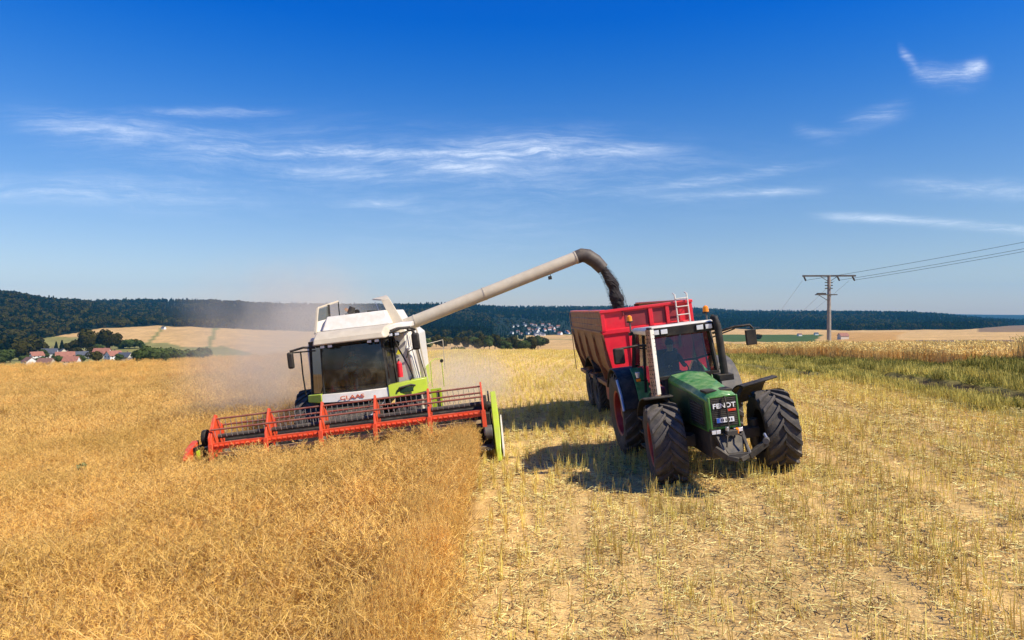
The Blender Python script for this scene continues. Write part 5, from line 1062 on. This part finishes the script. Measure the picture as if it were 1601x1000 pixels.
far_row = [(668, 520), (682, 560), (694, 520), (704, 600), (715, 560), (727, 520), (738, 560), (748, 500), (757, 520), (765, 480), (774, 520), (783, 500), (792, 470), (801, 520), (810, 480), (818, 460), (826, 500), (834, 470), (841, 520), (755, 620), (770, 640), (788, 620), (845, 600), (852, 640)]
for i, (px, d) in enumerate(far_row):
    o = tree('round' if i % 3 else 'bush', px, d, 7.5 + 3.5 * rnd.random(), 4.4, 'leafy tree in the dark tree belt in front of the far village', group='tree belt behind the combine')
    o.name = 'broadleaf_tree'; o['category'] = 'tree'
tree('round', 1185, 700, 7, 4, 'small dark tree left of the pole at the foot of the ridge', group='lone far trees'); tree('bush', 1510, 300, 2.2, 1.6, 'single tiny bush on the orange field to the right', group='lone far trees')
# green weed sticking out of the crop at left
def weed():
    x, y = at(129, 15.2), 15.2; r = empty('green_weed', (x, y, zg(x, y))); b = MB(); b.tube([(0, 0, 0), (.02, 0, .7), (.0, .02, 1.22)], [.02, .016, .008], LM['hleaf'], 6); b.build('stem', r)
    q = leafcrown(70, .12, .12, 1.10, .035); me = quads_mesh('leaves', [q], [M['weedleaf']]); o = bpy.data.objects.new('leaves', me); COL.objects.link(o); o.parent = r; tag(r, 'lone green thistle like weed standing in the golden crop at left', 'weed')
weed()

# ------------------------------------------------------------ dust and air
def dust(name, c, rad, dens, col, scale, label, seed=0., an=.2):
    b = MB(); secs = []
    for i in range(13):
        t = math.pi * (i + .5) / 13; secs.append([(rad[0] * math.sin(t) * math.cos(2 * math.pi * k / 20), rad[1] * math.sin(t) * math.sin(2 * math.pi * k / 20), -rad[2] * math.cos(t)) for k in range(20)])
    m = bpy.data.materials.new(name); m.use_nodes = True; t = m.node_tree; t.nodes.clear(); q = N(t); out = q.new('ShaderNodeOutputMaterial')
    pv = q.new('ShaderNodeVolumePrincipled'); pv.inputs['Color'].default_value = col + (1,); pv.inputs['Anisotropy'].default_value = an
    tcn = q.new('ShaderNodeTexCoord'); vm = q.new('ShaderNodeVectorMath', operation='MULTIPLY'); t.links.new(tcn.outputs['Object'], vm.inputs[0]); vm.inputs[1].default_value = tuple(1 / r for r in rad)
    ln = q.new('ShaderNodeVectorMath', operation='LENGTH'); t.links.new(vm.outputs[0], ln.inputs[0]); fall = q.ramp(ln.outputs[1], 1.0, .25)
    ns = q.new('ShaderNodeVectorMath', operation='ADD'); t.links.new(tcn.outputs['Object'], ns.inputs[0]); ns.inputs[1].default_value = (seed, 0, 0)
    n_ = q.ramp(q.noise(ns.outputs[0], scale, 4, .55), .30, .72); q.put(pv.inputs['Density'], q.m('MULTIPLY', q.m('MULTIPLY', fall, n_), dens)); t.links.new(pv.outputs[0], out.inputs['Volume'])
    M[name] = m; b.loft(secs, name); o = b.build(name, loc=c); tag(o, label, kind='stuff'); return o
dust('dust_cloud', (-8.1, 25.0, -1.5), (4.8, 5.5, 4.6), .34, (.985, .92, .80), .35, 'brown grey dust cloud drifting up behind the left of the combine')
dust('chaff_dust', (-2.0, 27.0, -3.0), (2.6, 6.5, 2.0), .28, (.99, .92, .78), .5, 'pale dust hanging low behind the right of the combine', 5.)

hz = MB(); hz.box((-5200, -60, -260), (5200, 6450, 260), 'black'); ho = hz.build('haze', smooth=0); ho.data.materials.clear()
m = bpy.data.materials.new('haze air'); m.use_nodes = True; t = m.node_tree; t.nodes.clear(); out = t.nodes.new('ShaderNodeOutputMaterial'); pv = t.nodes.new('ShaderNodeVolumePrincipled')
pv.inputs['Color'].default_value = (.12, .58, 1.0, 1); pv.inputs['Density'].default_value = 6.2e-5; pv.inputs['Anisotropy'].default_value = .0
t.links.new(pv.outputs[0], out.inputs['Volume']); ho.data.materials.append(m); tag(ho, 'thin blue air between the fields and the far hills', kind='stuff')
